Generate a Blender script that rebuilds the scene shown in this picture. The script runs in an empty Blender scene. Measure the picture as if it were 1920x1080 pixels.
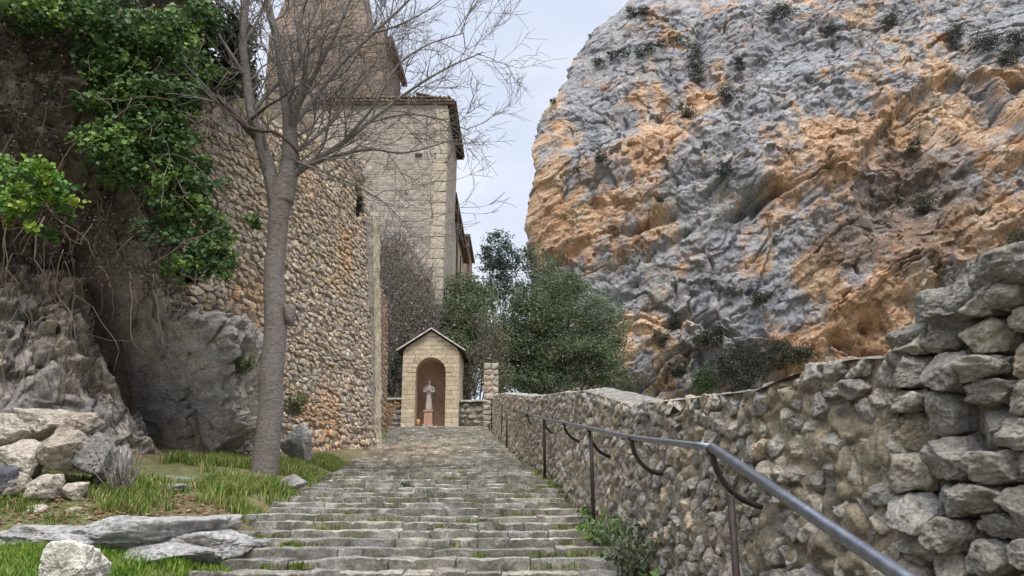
import bpy, math, random
import numpy as np
from mathutils import Vector

random.seed(7)
rng = np.random.default_rng(7)
S = bpy.context.scene
COL = S.collection
R = math.radians

# ------------------------------------------------------------------ camera
EYE = 1.6
FPX = 1400.0
PITCH = math.atan(340.0 / FPX)
SP, CP = math.sin(PITCH), math.cos(PITCH)
cam_d = bpy.data.cameras.new("camera")
cam = bpy.data.objects.new("camera", cam_d)
COL.objects.link(cam)
cam.location = (0, 0, EYE)
cam.rotation_euler = (R(90) + PITCH, 0, 0)
cam_d.sensor_width = 36
cam_d.lens = 36 * FPX / 1920
cam_d.clip_start = 0.05
cam_d.clip_end = 4000
S.camera = cam

# ------------------------------------------------------------------ sky, sun, exposure
SUN_EL, SUN_AZ = R(63), R(172)         # azimuth clockwise from +Y
w = bpy.data.worlds.new("World")
S.world = w
w.use_nodes = True
nt = w.node_tree
nt.nodes.clear()
out = nt.nodes.new("ShaderNodeOutputWorld")
bg = nt.nodes.new("ShaderNodeBackground")
bg.inputs[1].default_value = 0.1
sky = nt.nodes.new("ShaderNodeTexSky")
sky.sky_type = 'NISHITA'
sky.sun_disc = False
sky.sun_elevation = SUN_EL
sky.sun_rotation = SUN_AZ
tc = nt.nodes.new("ShaderNodeTexCoord")
sep = nt.nodes.new("ShaderNodeSeparateXYZ")
nt.links.new(tc.outputs['Generated'], sep.inputs[0])
grad = nt.nodes.new("ShaderNodeMapRange")      # overcast: zenith brighter than horizon
grad.inputs[1].default_value = 0.6
grad.inputs[2].default_value = 1.0
grad.inputs[3].default_value = 0.62
grad.inputs[4].default_value = 3.2
nt.links.new(sep.outputs[2], grad.inputs[0])
mapn = nt.nodes.new("ShaderNodeMapping")
mapn.inputs['Scale'].default_value = (1, 1, 2.4)
nt.links.new(tc.outputs['Generated'], mapn.inputs[0])
cn = nt.nodes.new("ShaderNodeTexNoise")
cn.inputs['Scale'].default_value = 3.2
cn.inputs['Detail'].default_value = 6
cn.inputs['Roughness'].default_value = 0.5
nt.links.new(mapn.outputs[0], cn.inputs['Vector'])
cr = nt.nodes.new("ShaderNodeValToRGB")
cr.color_ramp.elements[0].position = 0.40
cr.color_ramp.elements[0].color = (0.80, 0.87, 1.03, 1)
cr.color_ramp.elements[1].position = 0.62
cr.color_ramp.elements[1].color = (0.97, 1.01, 1.10, 1)
nt.links.new(cn.outputs['Fac'], cr.inputs[0])
mul = nt.nodes.new("ShaderNodeVectorMath")
mul.operation = 'SCALE'
nt.links.new(cr.outputs[0], mul.inputs[0])
m2 = nt.nodes.new("ShaderNodeMath")
m2.operation = 'MULTIPLY'
m2.inputs[1].default_value = 7.2
nt.links.new(grad.outputs[0], m2.inputs[0])
nt.links.new(m2.outputs[0], mul.inputs['Scale'])
mixs = nt.nodes.new("ShaderNodeMixRGB")
mixs.inputs[0].default_value = 0.9
nt.links.new(sky.outputs[0], mixs.inputs[1])
nt.links.new(mul.outputs[0], mixs.inputs[2])
nt.links.new(mixs.outputs[0], bg.inputs[0])
nt.links.new(bg.outputs[0], out.inputs[0])

sun_d = bpy.data.lights.new("sun", 'SUN')
sun_d.energy = 1.4
sun_d.angle = R(16)
sun_d.color = (1.0, 0.95, 0.88)
sun = bpy.data.objects.new("sun", sun_d)
COL.objects.link(sun)
sdir = Vector((math.sin(SUN_AZ) * math.cos(SUN_EL), math.cos(SUN_AZ) * math.cos(SUN_EL), math.sin(SUN_EL)))
sun.rotation_euler = sdir.to_track_quat('Z', 'Y').to_euler()
sun.location = sdir * 60

S.view_settings.view_transform = 'Standard'
S.view_settings.look = 'None'
S.view_settings.exposure = 1.1
S.view_settings.gamma = 1.0
S.view_settings.use_curve_mapping = False
S.render.engine = 'CYCLES'
S.cycles.max_bounces = 5
S.cycles.diffuse_bounces = 3

# ------------------------------------------------------------------ helpers
def P(px, row, d):
    """world point seen at photo pixel (px,row) at forward ground distance d"""
    u, v = (px - 960) / FPX, (540 - row) / FPX
    t = d / (CP - v * SP)
    return np.array((u * t, d, EYE + t * (SP + v * CP)))

def proj(V):
    V = np.asarray(V, float)
    x, y, z = V[..., 0], V[..., 1], V[..., 2] - EYE
    f = y * CP + z * SP
    up = -y * SP + z * CP
    return 960 + FPX * x / f, 540 - FPX * up / f, f

def lin(r, g, b):
    o = []
    for c in (r, g, b):
        c /= 255.0
        o.append(c / 12.92 if c <= 0.04045 else ((c + 0.055) / 1.055) ** 2.4)
    return np.array(o)

def _h(ix, iy, iz, s):
    h = (ix * 374761393 + iy * 668265263 + iz * 1274126177 + s * 974711) & 0xffffffff
    h = ((h ^ (h >> 13)) * 1103515245) & 0xffffffff
    h = h ^ (h >> 16)
    return (h & 0xffffff) / float(0xffffff)

def vnoise(p, s=0):
    p = np.asarray(p, float)
    i = np.floor(p).astype(np.int64)
    f = p - i
    f = f * f * f * (f * (f * 6 - 15) + 10)
    x, y, z = i[..., 0], i[..., 1], i[..., 2]
    fx, fy, fz = f[..., 0], f[..., 1], f[..., 2]
    def l(a, b, t): return a + (b - a) * t
    a = l(_h(x, y, z, s), _h(x + 1, y, z, s), fx)
    b = l(_h(x, y + 1, z, s), _h(x + 1, y + 1, z, s), fx)
    c = l(_h(x, y, z + 1, s), _h(x + 1, y, z + 1, s), fx)
    d = l(_h(x, y + 1, z + 1, s), _h(x + 1, y + 1, z + 1, s), fx)
    return l(l(a, b, fy), l(c, d, fy), fz) * 2 - 1

def fbm(p, o=4, s=0, g=0.5):
    p = np.asarray(p, float)
    a, t, n = 1.0, 0.0, 0.0
    for k in range(o):
        t = t + a * vnoise(p, s + k * 17)
        n += a
        p = p * 2.03 + 5.7
        a *= g
    return t / n

def ridged(p, o=4, s=0, g=0.5):
    p = np.asarray(p, float)
    a, t, n = 1.0, 0.0, 0.0
    for k in range(o):
        t = t + a * (1 - np.abs(vnoise(p, s + k * 13)))
        n += a
        p = p * 2.07 + 3.1
        a *= g
    return t / n

def worley(p, s=0):
    p = np.asarray(p, float)
    i = np.floor(p).astype(np.int64)
    f1 = np.full(p.shape[:-1], 9.0)
    f2 = f1.copy()
    idv = np.zeros(p.shape[:-1])
    for dx in (-1, 0, 1):
        for dy in (-1, 0, 1):
            for dz in (-1, 0, 1):
                c = i + np.array((dx, dy, dz))
                q = np.stack([_h(c[..., 0], c[..., 1], c[..., 2], s + k) for k in range(3)], -1)
                d = np.sqrt((((c + q) - p) ** 2).sum(-1))
                nearer = d < f1
                f2 = np.where(nearer, f1, np.minimum(f2, d))
                idv = np.where(nearer, _h(c[..., 0], c[..., 1], c[..., 2], s + 7), idv)
                f1 = np.where(nearer, d, f1)
    return f1, f2, idv

def sm(a, b, x):
    t = np.clip((np.asarray(x, float) - a) / (b - a), 0, 1)
    return t * t * (3 - 2 * t)

def facets(p, s=0):
    """random tilted planes, one per cell: breaks a surface into flat rock faces"""
    p = np.asarray(p, float)
    i = np.floor(p).astype(np.int64)
    f1 = np.full(p.shape[:-1], 9.0)
    o = np.zeros(p.shape[:-1])
    for dx in (-1, 0, 1):
        for dy in (-1, 0, 1):
            for dz in (-1, 0, 1):
                c = i + np.array((dx, dy, dz))
                h = [_h(c[..., 0], c[..., 1], c[..., 2], s + k) for k in range(7)]
                v = p - (c + np.stack(h[:3], -1))
                d = (v ** 2).sum(-1)
                nearer = d < f1
                val = (h[3] - .5) * .8 + v[..., 0] * (h[4] - .5) * 2 + v[..., 1] * (h[5] - .5) * 2 + v[..., 2] * (h[6] - .5) * 2
                o = np.where(nearer, val, o)
                f1 = np.where(nearer, d, f1)
    return o

class Acc:
    """collects vertices, faces and per-vertex colours of ONE mesh"""
    def __init__(self):
        self.V, self.F, self.C, self.n = [], [], [], 0
    def add(self, V, F, c=(1, 1, 1)):
        V = np.asarray(V, float).reshape(-1, 3)
        c = np.asarray(c, float)
        if c.ndim == 1:
            c = np.broadcast_to(c, (len(V), 3))
        self.V.append(V)
        self.C.append(c)
        if isinstance(F, list) and F and isinstance(F[0], np.ndarray):
            for f in F:
                self.F.append(f + self.n)
        else:
            ks = {}
            for f in F:
                ks.setdefault(len(f), []).append(f)
            for k in ks:
                self.F.append(np.array(ks[k], np.int64) + self.n)
        self.n += len(V)
        return self
    def data(self):
        return np.concatenate(self.V), np.concatenate(self.C)
    def box(self, x0, x1, y0, y1, z0, z1, c=(1, 1, 1)):
        V = [(x, y, z) for z in (z0, z1) for y in (y0, y1) for x in (x0, x1)]
        F = [(0, 2, 3, 1), (4, 5, 7, 6), (0, 1, 5, 4), (2, 6, 7, 3), (0, 4, 6, 2), (1, 3, 7, 5)]
        return self.add(V, F, c)

def build(name, acc, mat, parent=None, smooth=True, origin=None, colors=True):
    V, C = acc.data()
    if parent is not None:
        q, o = parent, np.zeros(3)
        while q is not None:
            o = o + np.array(q.location)
            q = q.parent
        loc = (0, 0, 0)
    else:
        o = np.array(origin) if origin is not None else np.array((V[:, 0].mean(), V[:, 1].mean(), V[:, 2].min()))
        loc = tuple(o)
    V = V - o
    me = bpy.data.meshes.new(name)
    me.vertices.add(len(V))
    me.vertices.foreach_set("co", V.astype(np.float32).ravel())
    li = np.concatenate([f.ravel() for f in acc.F]).astype(np.int32)
    tot = np.concatenate([np.full(len(f), f.shape[1]) for f in acc.F]).astype(np.int32)
    st = np.concatenate([[0], np.cumsum(tot)[:-1]]).astype(np.int32)
    me.loops.add(len(li))
    me.loops.foreach_set("vertex_index", li)
    me.polygons.add(len(tot))
    me.polygons.foreach_set("loop_start", st)
    me.polygons.foreach_set("loop_total", tot)
    me.polygons.foreach_set("use_smooth", np.full(len(tot), smooth))
    me.update(calc_edges=True)
    if colors:
        ca = me.color_attributes.new("Col", 'FLOAT_COLOR', 'POINT')
        ca.data.foreach_set("color", np.concatenate([C, np.ones((len(C), 1))], 1).astype(np.float32).ravel())
    me.validate()
    me.materials.append(mat)
    ob = bpy.data.objects.new(name, me)
    ob.location = loc
    COL.objects.link(ob)
    if parent is not None:
        ob.parent = parent
    return ob

def tag(o, label=None, cat=None, group=None, kind=None):
    if label: o["label"] = label
    if cat: o["category"] = cat
    if group: o["group"] = group
    if kind: o["kind"] = kind
    return o

def thing(name, loc, label, cat, group=None):
    o = bpy.data.objects.new(name, None)
    o.location = tuple(float(c) for c in loc)
    o.empty_display_size = 0.2
    COL.objects.link(o)
    return tag(o, label, cat, group)

def catmull(pts, n):
    pts = np.asarray(pts, float)
    p = np.concatenate([[2 * pts[0] - pts[1]], pts, [2 * pts[-1] - pts[-2]]])
    o = []
    for i in range(1, len(p) - 2):
        for k in range(n):
            t = k / n
            o.append(0.5 * (2 * p[i] + (p[i + 1] - p[i - 1]) * t + (2 * p[i - 1] - 5 * p[i] + 4 * p[i + 1] - p[i + 2]) * t * t
                            + (3 * p[i] - p[i - 1] - 3 * p[i + 1] + p[i + 2]) * t ** 3))
    o.append(p[-2])
    return np.array(o)

def tube(acc, pts, rad, n=6, c=(1, 1, 1), caps=True):
    pts = np.asarray(pts, float)
    m = len(pts)
    rad = np.broadcast_to(np.asarray(rad, float), (m,)) if np.ndim(rad) < 2 else rad
    tg = np.gradient(pts, axis=0)
    tg /= np.linalg.norm(tg, axis=1)[:, None] + 1e-9
    up = np.array((0.0, 0.0, 1.0)) if abs(tg[0][2]) < 0.9 else np.array((1.0, 0, 0))
    V = np.zeros((m, n, 3))
    a = np.arange(n) * 2 * math.pi / n
    nrm = np.cross(tg[0], up)
    for i in range(m):
        nrm = nrm - tg[i] * nrm.dot(tg[i])
        nrm = nrm / (np.linalg.norm(nrm) + 1e-9)
        b = np.cross(tg[i], nrm)
        V[i] = pts[i] + rad[i] * (np.cos(a)[:, None] * nrm + np.sin(a)[:, None] * b)
    idx = np.arange(m * n).reshape(m, n)
    nx = np.roll(idx, -1, 1)
    F = np.stack([idx[:-1], nx[:-1], nx[1:], idx[1:]], -1).reshape(-1, 4)
    Fs = [F]
    V = V.reshape(-1, 3)
    if caps:
        if n == 4 or n == 3:
            Fs.append(np.array([idx[0][::-1], idx[-1]]))
        else:
            Fs.append(np.array([idx[0][::-1]]))
            Fs.append(np.array([idx[-1]]))
    acc.add(V, Fs, c)
    return V

_ico = {}
def ico(k):
    if k in _ico: return _ico[k]
    t = (1 + 5 ** .5) / 2
    v = [(-1, t, 0), (1, t, 0), (-1, -t, 0), (1, -t, 0), (0, -1, t), (0, 1, t), (0, -1, -t), (0, 1, -t), (t, 0, -1), (t, 0, 1), (-t, 0, -1), (-t, 0, 1)]
    f = [(0, 11, 5), (0, 5, 1), (0, 1, 7), (0, 7, 10), (0, 10, 11), (1, 5, 9), (5, 11, 4), (11, 10, 2), (10, 7, 6), (7, 1, 8),
         (3, 9, 4), (3, 4, 2), (3, 2, 6), (3, 6, 8), (3, 8, 9), (4, 9, 5), (2, 4, 11), (6, 2, 10), (8, 6, 7), (9, 8, 1)]
    v = [np.array(a) / np.linalg.norm(a) for a in v]
    for _ in range(k):
        cache, nf = {}, []
        def mid(a, b):
            key = (min(a, b), max(a, b))
            if key not in cache:
                m = v[a] + v[b]
                v.append(m / np.linalg.norm(m))
                cache[key] = len(v) - 1
            return cache[key]
        for a, b, c in f:
            x, y, z = mid(a, b), mid(b, c), mid(c, a)
            nf += [(a, x, z), (b, y, x), (c, z, y), (x, y, z)]
        f = nf
    _ico[k] = (np.array(v), np.array(f, np.int64))
    return _ico[k]

def polyrad(D, N, H, k=14.0):
    """smooth radial function of an intersection of half-spaces n.x<h seen from the origin"""
    q = np.maximum(D @ N.T, 1e-4) / H[None, :]
    m = q.max(1)
    return 1.0 / (m + np.log(np.exp(k * (q / m[:, None] - 1)).sum(1)) * m / k)

def boulder(acc, c, size, k=5, seed=0, planes=16, rough=0.06, col=(1, 1, 1), flat=None, sharp=26):
    r = np.random.default_rng(seed)
    D, F = ico(k)
    N = r.normal(size=(planes, 3))
    N /= np.linalg.norm(N, axis=1)[:, None]
    H = r.uniform(0.62, 1.0, planes)
    N = np.concatenate([N, np.eye(3), -np.eye(3)])
    H = np.concatenate([H, np.full(6, 1.0)])
    L = D * polyrad(D, N, H, sharp)[:, None]
    q = L * 1.7 + seed * 3.1
    n = fbm(q, 6, seed, 0.6) * 1.0 + 0.7 * (ridged(q * 1.4, 4, seed + 3) - 0.7) - .5 * np.clip(ridged(q * 2.2, 3, seed + 9) - .82, 0, 1) / .18
    L = L + D * (n * rough * 2)[:, None]
    V = L * np.array(size)[None, :] + np.array(c)[None, :]
    cc = np.array(col)[None, :] * (1 + 0.16 * fbm(V * 5, 3, seed)[:, None])
    acc.add(V, [F], cc)

# ------------------------------------------------------------------ materials
def new_mat(name):
    m = bpy.data.materials.new(name)
    m.use_nodes = True
    t = m.node_tree
    b = t.nodes['Principled BSDF']
    b.inputs['Roughness'].default_value = 0.9
    b.inputs['Specular IOR Level'].default_value = 0.25
    return m, t, b

def noise_node(t, coord, scale, detail=6, rough=0.6, sc=None):
    if sc is not None:
        mp = t.nodes.new("ShaderNodeMapping")
        mp.inputs['Scale'].default_value = sc
        t.links.new(coord, mp.inputs[0])
        coord = mp.outputs[0]
    n = t.nodes.new("ShaderNodeTexNoise")
    n.inputs['Scale'].default_value = scale
    n.inputs['Detail'].default_value = detail
    n.inputs['Roughness'].default_value = rough
    t.links.new(coord, n.inputs['Vector'])
    return n.outputs['Fac']

def ramp(t, fac, stops):
    r = t.nodes.new("ShaderNodeValToRGB")
    e = r.color_ramp.elements
    while len(e) < len(stops): e.new(0.5)
    for k, (p, c) in enumerate(stops):
        e[k].position = p
        e[k].color = (*c, 1) if len(c) == 3 else c
    t.links.new(fac, r.inputs[0])
    return r.outputs[0]

def mix(t, a, b, fac, mode='MIX'):
    m = t.nodes.new("ShaderNodeMixRGB")
    m.blend_type = mode
    for k, s in ((0, fac), (1, a), (2, b)):
        if hasattr(s, 'is_linked') or isinstance(s, bpy.types.NodeSocket): t.links.new(s, m.inputs[k])
        elif k == 0: m.inputs[0].default_value = s
        else: m.inputs[k].default_value = (*s, 1)
    return m.outputs[0]

def rock_mat(name, fine=9.0, pale=None, pale_amt=0.5, dark=None, dark_amt=0.5, bump=0.5, dist=0.03, contrast=0.5, stretch=(1, 1, 1), third=None, third_amt=.6, speck=.6):
    """weathered limestone: the mesh's own stone colours, mottled, with pale lichen and dark stains, all in object space"""
    m, t, b = new_mat(name)
    co = t.nodes.new("ShaderNodeTexCoord").outputs['Object']
    at = t.nodes.new("ShaderNodeAttribute")
    at.attribute_name = "Col"
    n1 = noise_node(t, co, fine, 8, 0.65, stretch)
    v = ramp(t, n1, [(0.25, (1 - contrast,) * 3), (0.75, (1 + contrast * 0.8,) * 3)])
    c = mix(t, at.outputs['Color'], v, 1.0, 'MULTIPLY')
    if pale is not None:
        n2 = noise_node(t, co, fine * 0.8, 7, 0.7)
        f = ramp(t, n2, [(0.52, (0, 0, 0)), (0.66, (pale_amt,) * 3)])
        c = mix(t, c, tuple(pale), f)
    if third is not None:
        n4 = noise_node(t, co, fine * 0.3, 6, 0.65)
        f = ramp(t, n4, [(0.5, (0, 0, 0)), (0.64, (third_amt,) * 3)])
        c = mix(t, c, tuple(third), f)
    if dark is not None:
        n3 = noise_node(t, co, fine * 1.9, 7, 0.7, stretch)
        f = ramp(t, n3, [(0.55, (0, 0, 0)), (0.68, (dark_amt,) * 3)])
        c = mix(t, c, tuple(dark), f)
    sp_ = noise_node(t, co, fine * 5.5, 5, 0.75)
    c = mix(t, c, ramp(t, sp_, [(0.33, (speck,) * 3), (0.5, (1,) * 3), (0.68, (2 - speck,) * 3)]), 1.0, 'MULTIPLY')
    t.links.new(c, b.inputs['Base Color'])
    h1 = noise_node(t, co, fine * 1.3, 12, 0.78)
    bp = t.nodes.new("ShaderNodeBump")
    bp.inputs['Strength'].default_value = bump
    bp.inputs['Distance'].default_value = dist
    t.links.new(h1, bp.inputs['Height'])
    t.links.new(bp.outputs[0], b.inputs['Normal'])
    return m

def leaf_mat(name, trans=0.3, rough=0.55, spec=0.3):
    m, t, b = new_mat(name)
    b.inputs['Roughness'].default_value = rough
    b.inputs['Specular IOR Level'].default_value = spec
    at = t.nodes.new("ShaderNodeAttribute")
    at.attribute_name = "Col"
    t.links.new(at.outputs['Color'], b.inputs['Base Color'])
    tr = t.nodes.new("ShaderNodeBsdfTranslucent")
    t.links.new(at.outputs['Color'], tr.inputs[0])
    mx = t.nodes.new("ShaderNodeMixShader")
    mx.inputs[0].default_value = trans
    o = t.nodes['Material Output']
    t.links.new(b.outputs[0], mx.inputs[1])
    t.links.new(tr.outputs[0], mx.inputs[2])
    t.links.new(mx.outputs[0], o.inputs[0])
    return m

def bark_mat(name, c1, c2, scale=14, bump=0.5, ring=True):
    m, t, b = new_mat(name)
    co = t.nodes.new("ShaderNodeTexCoord").outputs['Object']
    n = noise_node(t, co, scale, 8, 0.7, (1, 1, 2.2) if ring else (2.5, 2.5, .5))
    c = ramp(t, n, [(0.3, tuple(c1)), (0.7, tuple(c2))])
    n2 = noise_node(t, co, scale * 2.6, 4, 0.6)
    f = ramp(t, n2, [(0.64, (0, 0, 0)), (0.7, (.55, .55, .55))])
    c = mix(t, c, tuple(np.array(c2) * 1.5), f)
    t.links.new(c, b.inputs['Base Color'])
    bp = t.nodes.new("ShaderNodeBump")
    bp.inputs['Strength'].default_value = bump
    bp.inputs['Distance'].default_value = 0.015
    t.links.new(n, bp.inputs['Height'])
    t.links.new(bp.outputs[0], b.inputs['Normal'])
    return m

def metal_mat(name, c, c2, rough, metal):
    m, t, b = new_mat(name)
    co = t.nodes.new("ShaderNodeTexCoord").outputs['Object']
    n = noise_node(t, co, 22, 6, 0.7)
    t.links.new(ramp(t, n, [(0.4, tuple(c)), (0.7, tuple(c2))]), b.inputs['Base Color'])
    b.inputs['Metallic'].default_value = metal
    b.inputs['Roughness'].default_value = rough
    return m

def masonry_mat(name, c1, c2, mortar, bw, bh, axes='XZ', msize=0.012, warp=0.04, bump=0.8, contrast=.35, dark=None):
    """coursed stone: brick pattern in object space with warped joints and mottling"""
    m, t, b = new_mat(name)
    co = t.nodes.new("ShaderNodeTexCoord").outputs['Object']
    sp = t.nodes.new("ShaderNodeSeparateXYZ")
    t.links.new(co, sp.inputs[0])
    cb = t.nodes.new("ShaderNodeCombineXYZ")
    ad = t.nodes.new("ShaderNodeMath")
    ad.operation = 'ADD'
    t.links.new(sp.outputs[0], ad.inputs[0])
    t.links.new(sp.outputs[1], ad.inputs[1])
    t.links.new(ad.outputs[0], cb.inputs[0])
    t.links.new(sp.outputs[2], cb.inputs[1])
    nw = t.nodes.new("ShaderNodeTexNoise")
    nw.inputs['Scale'].default_value = 2.2 / bw * .5
    nw.inputs['Detail'].default_value = 4
    t.links.new(co, nw.inputs['Vector'])
    sc = t.nodes.new("ShaderNodeVectorMath")
    sc.operation = 'SCALE'
    sc.inputs['Scale'].default_value = warp
    t.links.new(nw.outputs['Color'], sc.inputs[0])
    av = t.nodes.new("ShaderNodeVectorMath")
    t.links.new(cb.outputs[0], av.inputs[0])
    t.links.new(sc.outputs[0], av.inputs[1])
    br = t.nodes.new("ShaderNodeTexBrick")
    br.inputs['Scale'].default_value = 1.0
    br.inputs['Brick Width'].default_value = bw
    br.inputs['Row Height'].default_value = bh
    br.inputs['Mortar Size'].default_value = msize
    br.inputs['Mortar Smooth'].default_value = 0.5
    br.inputs['Bias'].default_value = 0.0
    br.inputs['Color1'].default_value = (*c1, 1)
    br.inputs['Color2'].default_value = (*c2, 1)
    br.inputs['Mortar'].default_value = (*mortar, 1)
    br.offset_frequency = 2
    br.squash = 1.4
    br.squash_frequency = 3
    t.links.new(av.outputs[0], br.inputs['Vector'])
    n = noise_node(t, co, 2.0 / bw, 9, 0.7)
    v = ramp(t, n, [(0.3, (1 - contrast,) * 3), (0.72, (1 + contrast * 0.7,) * 3)])
    c = mix(t, br.outputs['Color'], v, 1.0, 'MULTIPLY')
    if dark is not None:
        nd = noise_node(t, co, 0.45, 8, 0.65, (1, 1, .35))
        c = mix(t, c, tuple(dark), ramp(t, nd, [(0.5, (0, 0, 0)), (0.68, (.6, .6, .6))]))
    t.links.new(c, b.inputs['Base Color'])
    inv = t.nodes.new("ShaderNodeMath")
    inv.operation = 'MULTIPLY_ADD'
    inv.inputs[1].default_value = -0.6
    t.links.new(br.outputs['Fac'], inv.inputs[0])
    t.links.new(n, inv.inputs[2])
    bp = t.nodes.new("ShaderNodeBump")
    bp.inputs['Strength'].default_value = bump
    bp.inputs['Distance'].default_value = 0.05
    t.links.new(inv.outputs[0], bp.inputs['Height'])
    t.links.new(bp.outputs[0], b.inputs['Normal'])
    return m

M = {}
M['cliff'] = rock_mat('cliff_limestone', fine=0.55, pale=lin(196, 190, 180), pale_amt=.4, dark=lin(84, 78, 74), dark_amt=.6, bump=1.0, dist=0.7, contrast=.45)
M['rock'] = rock_mat('grey_limestone', fine=5, pale=lin(196, 186, 172), pale_amt=.55, dark=lin(84, 76, 68), dark_amt=.5, bump=1.0, dist=0.09, contrast=.5)
M['wallstone'] = rock_mat('retaining_wall_stone', fine=9, pale=lin(205, 190, 170), pale_amt=.3, dark=lin(96, 84, 72), dark_amt=.5, bump=1.0, dist=0.04, contrast=.42)
M['rubble'] = rock_mat('lichened_rubble', fine=13, pale=lin(176, 170, 156), pale_amt=.45, dark=lin(74, 66, 56), dark_amt=.6, bump=1.0, dist=0.03, contrast=.5, third=lin(128, 120, 104), third_amt=.4)
M['mortar'] = rock_mat('old_mortar', fine=11, pale=lin(170, 152, 124), pale_amt=.4, dark=lin(84, 74, 60), dark_amt=.65, bump=1.0, dist=0.06, contrast=.55, third=lin(128, 122, 110), third_amt=.8)
M['step'] = rock_mat('worn_step_stone', fine=8, pale=lin(205, 201, 192), pale_amt=.6, dark=lin(78, 76, 66), dark_amt=.8, bump=1.0, dist=0.045, contrast=.5, third=lin(112, 108, 92), third_amt=.55)
M['pale'] = rock_mat('pale_boulder_stone', fine=5, pale=lin(222, 212, 196), pale_amt=.6, dark=lin(104, 86, 70), dark_amt=.75, bump=1.0, dist=0.08, contrast=.42)
M['white'] = rock_mat('whitish_stone', fine=6, pale=lin(246, 238, 226), pale_amt=.7, dark=lin(150, 134, 112), dark_amt=.4, bump=1.0, dist=0.05, contrast=.28, speck=.8)
M['soil'] = rock_mat('soil_and_leaf_litter', fine=7, pale=lin(128, 112, 84), pale_amt=.5, dark=lin(62, 58, 36), dark_amt=.6, bump=0.8, dist=0.04, contrast=.45)
M['leaf'] = leaf_mat('leaf')
M['ivyleaf'] = leaf_mat('ivy_leaf', .25, .5, .3)
M['grass'] = leaf_mat('grass_blade', .35, .6, .2)
M['bark'] = bark_mat('grey_bark', lin(84, 77, 72), lin(132, 124, 118), 16, .9)
M['twig'] = bark_mat('twig_bark', lin(96, 90, 86), lin(132, 124, 119), 20)
M['darkbark'] = bark_mat('dark_bark', lin(60, 50, 44), lin(92, 80, 70), 16, ring=False)
M['root'] = bark_mat('root_bark', lin(96, 84, 72), lin(136, 122, 106), 18, ring=False)
M['steel'] = metal_mat('galvanised_steel', lin(118, 122, 132), lin(150, 154, 162), .34, .85)
M['iron'] = metal_mat('rusting_iron', lin(46, 42, 41), lin(72, 60, 54), .6, .2)
M['ashlar'] = masonry_mat('cut_limestone', lin(200, 185, 158), lin(180, 164, 138), lin(166, 152, 130), .42, .17, msize=.012, warp=.03, bump=.8, contrast=.32, dark=lin(160, 146, 122))
M['church'] = masonry_mat('church_masonry', lin(182, 170, 157), lin(158, 147, 136), lin(176, 166, 154), .55, .26, msize=.03, warp=.16, bump=1.0, contrast=.42, dark=lin(140, 128, 118))
M['tower'] = masonry_mat('tower_tufa', lin(146, 130, 116), lin(126, 111, 98), lin(118, 104, 94), .6, .28, msize=.03, warp=.2, bump=.9, dark=lin(112, 98, 78))
M['plaster'] = rock_mat('niche_plaster', fine=3, pale=lin(186, 168, 148), pale_amt=.6, dark=lin(126, 110, 96), dark_amt=.5, bump=.3, contrast=.25)
M['render'] = rock_mat('stone_quoin', fine=2.5, pale=lin(196, 184, 162), pale_amt=.4, dark=lin(140, 128, 110), dark_amt=.4, bump=.4, dist=.05, contrast=.22)
M['rooftile'] = rock_mat('clay_tile', fine=4, pale=lin(150, 132, 116), pale_amt=.5, dark=lin(80, 66, 58), dark_amt=.5, bump=.5, contrast=.3)
M['wood'] = bark_mat('dark_wood', lin(52, 44, 40), lin(74, 62, 56), 6, .3)
M['statue'] = rock_mat('statue_stone', fine=12, pale=lin(214, 206, 198), pale_amt=.4, bump=.25, contrast=.15)

# ------------------------------------------------------------------ terrain profile
_gy = [-40, 0, 5.2, 6.5, 9.3, 14, 20, 28, 34, 60, 100, 400]
_gz = [-6, 0, .92, 1.085, 1.42, 1.78, 2.35, 3.13, 3.5, 4.2, 4.5, 5]
def g(y): return np.interp(y, _gy, _gz)
def ginv(z): return float(np.interp(z, _gz, _gy))
def XR(y): return 0.68 - 0.077 * (np.asarray(y, float) - 6.46)
def XL(y): return np.interp(y, [0, 5.2, 6.46, 9.3, 12, 16, 28], [-1.75, -2.0, -2.29, -2.42, -2.65, -2.95, -4.75])
def XW(y):   # face of the parapet wall at its foot
    y = np.asarray(y, float)
    return 0.83 - 0.077 * (y - 6.46) + 0.30 * np.clip(3.6 - y, 0, 9) ** 1.25
def XRET(y): # retaining wall foot on the left
    return -3.13 - 0.165 * (17.4 - np.asarray(y, float))
def ROCKX(y): return np.interp(y, [0, 4.5, 6.8, 8.6, 10.2, 11.5, 12.4], [-13, -12, -8.5, -5.6, -4.1, -4.2, -4.6])
def terrain(x, y):
    x, y = np.asarray(x, float), np.asarray(y, float)
    z = g(y)
    dl = np.clip(XL(y) - x, 0, None)
    z = z + np.where(y < 24, 0.16 * sm(5.4, 8, y) * np.minimum(dl, 3), 0.10 * dl * sm(30, 26, y))
    edge = np.where(y < 11.4, ROCKX(y) - 2.4, XRET(y) - 0.25)
    ter = sm(0.0, 0.9, edge - x) * sm(18.6, 17.6, y) * sm(3, 6, y)
    z = z + ter * (7.4 + 0.05 * (edge - x) - (z - 1.2)) * 1.0
    z = z + sm(18.6, 30, y) * sm(-5.2, -9, x) * 2.5
    dr = np.clip(x - XW(y) - 0.6, 0, None)
    z = z - 0.22 * np.clip(dr - 4, 0, 30) - np.where(y < 8, 0.35 * np.minimum(dr, 5), 0)
    p = np.stack([x, y, 0 * x], -1)
    z = z + 0.05 * fbm(p * 0.9, 4, 3) * sm(0, .5, dl + dr)
    z = z + (fbm(p * 0.03, 4, 5) * 5) * sm(40, 120, np.hypot(x, y))
    return z - 0.10 * (1 - sm(0, .35, dl + dr)) 

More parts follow.
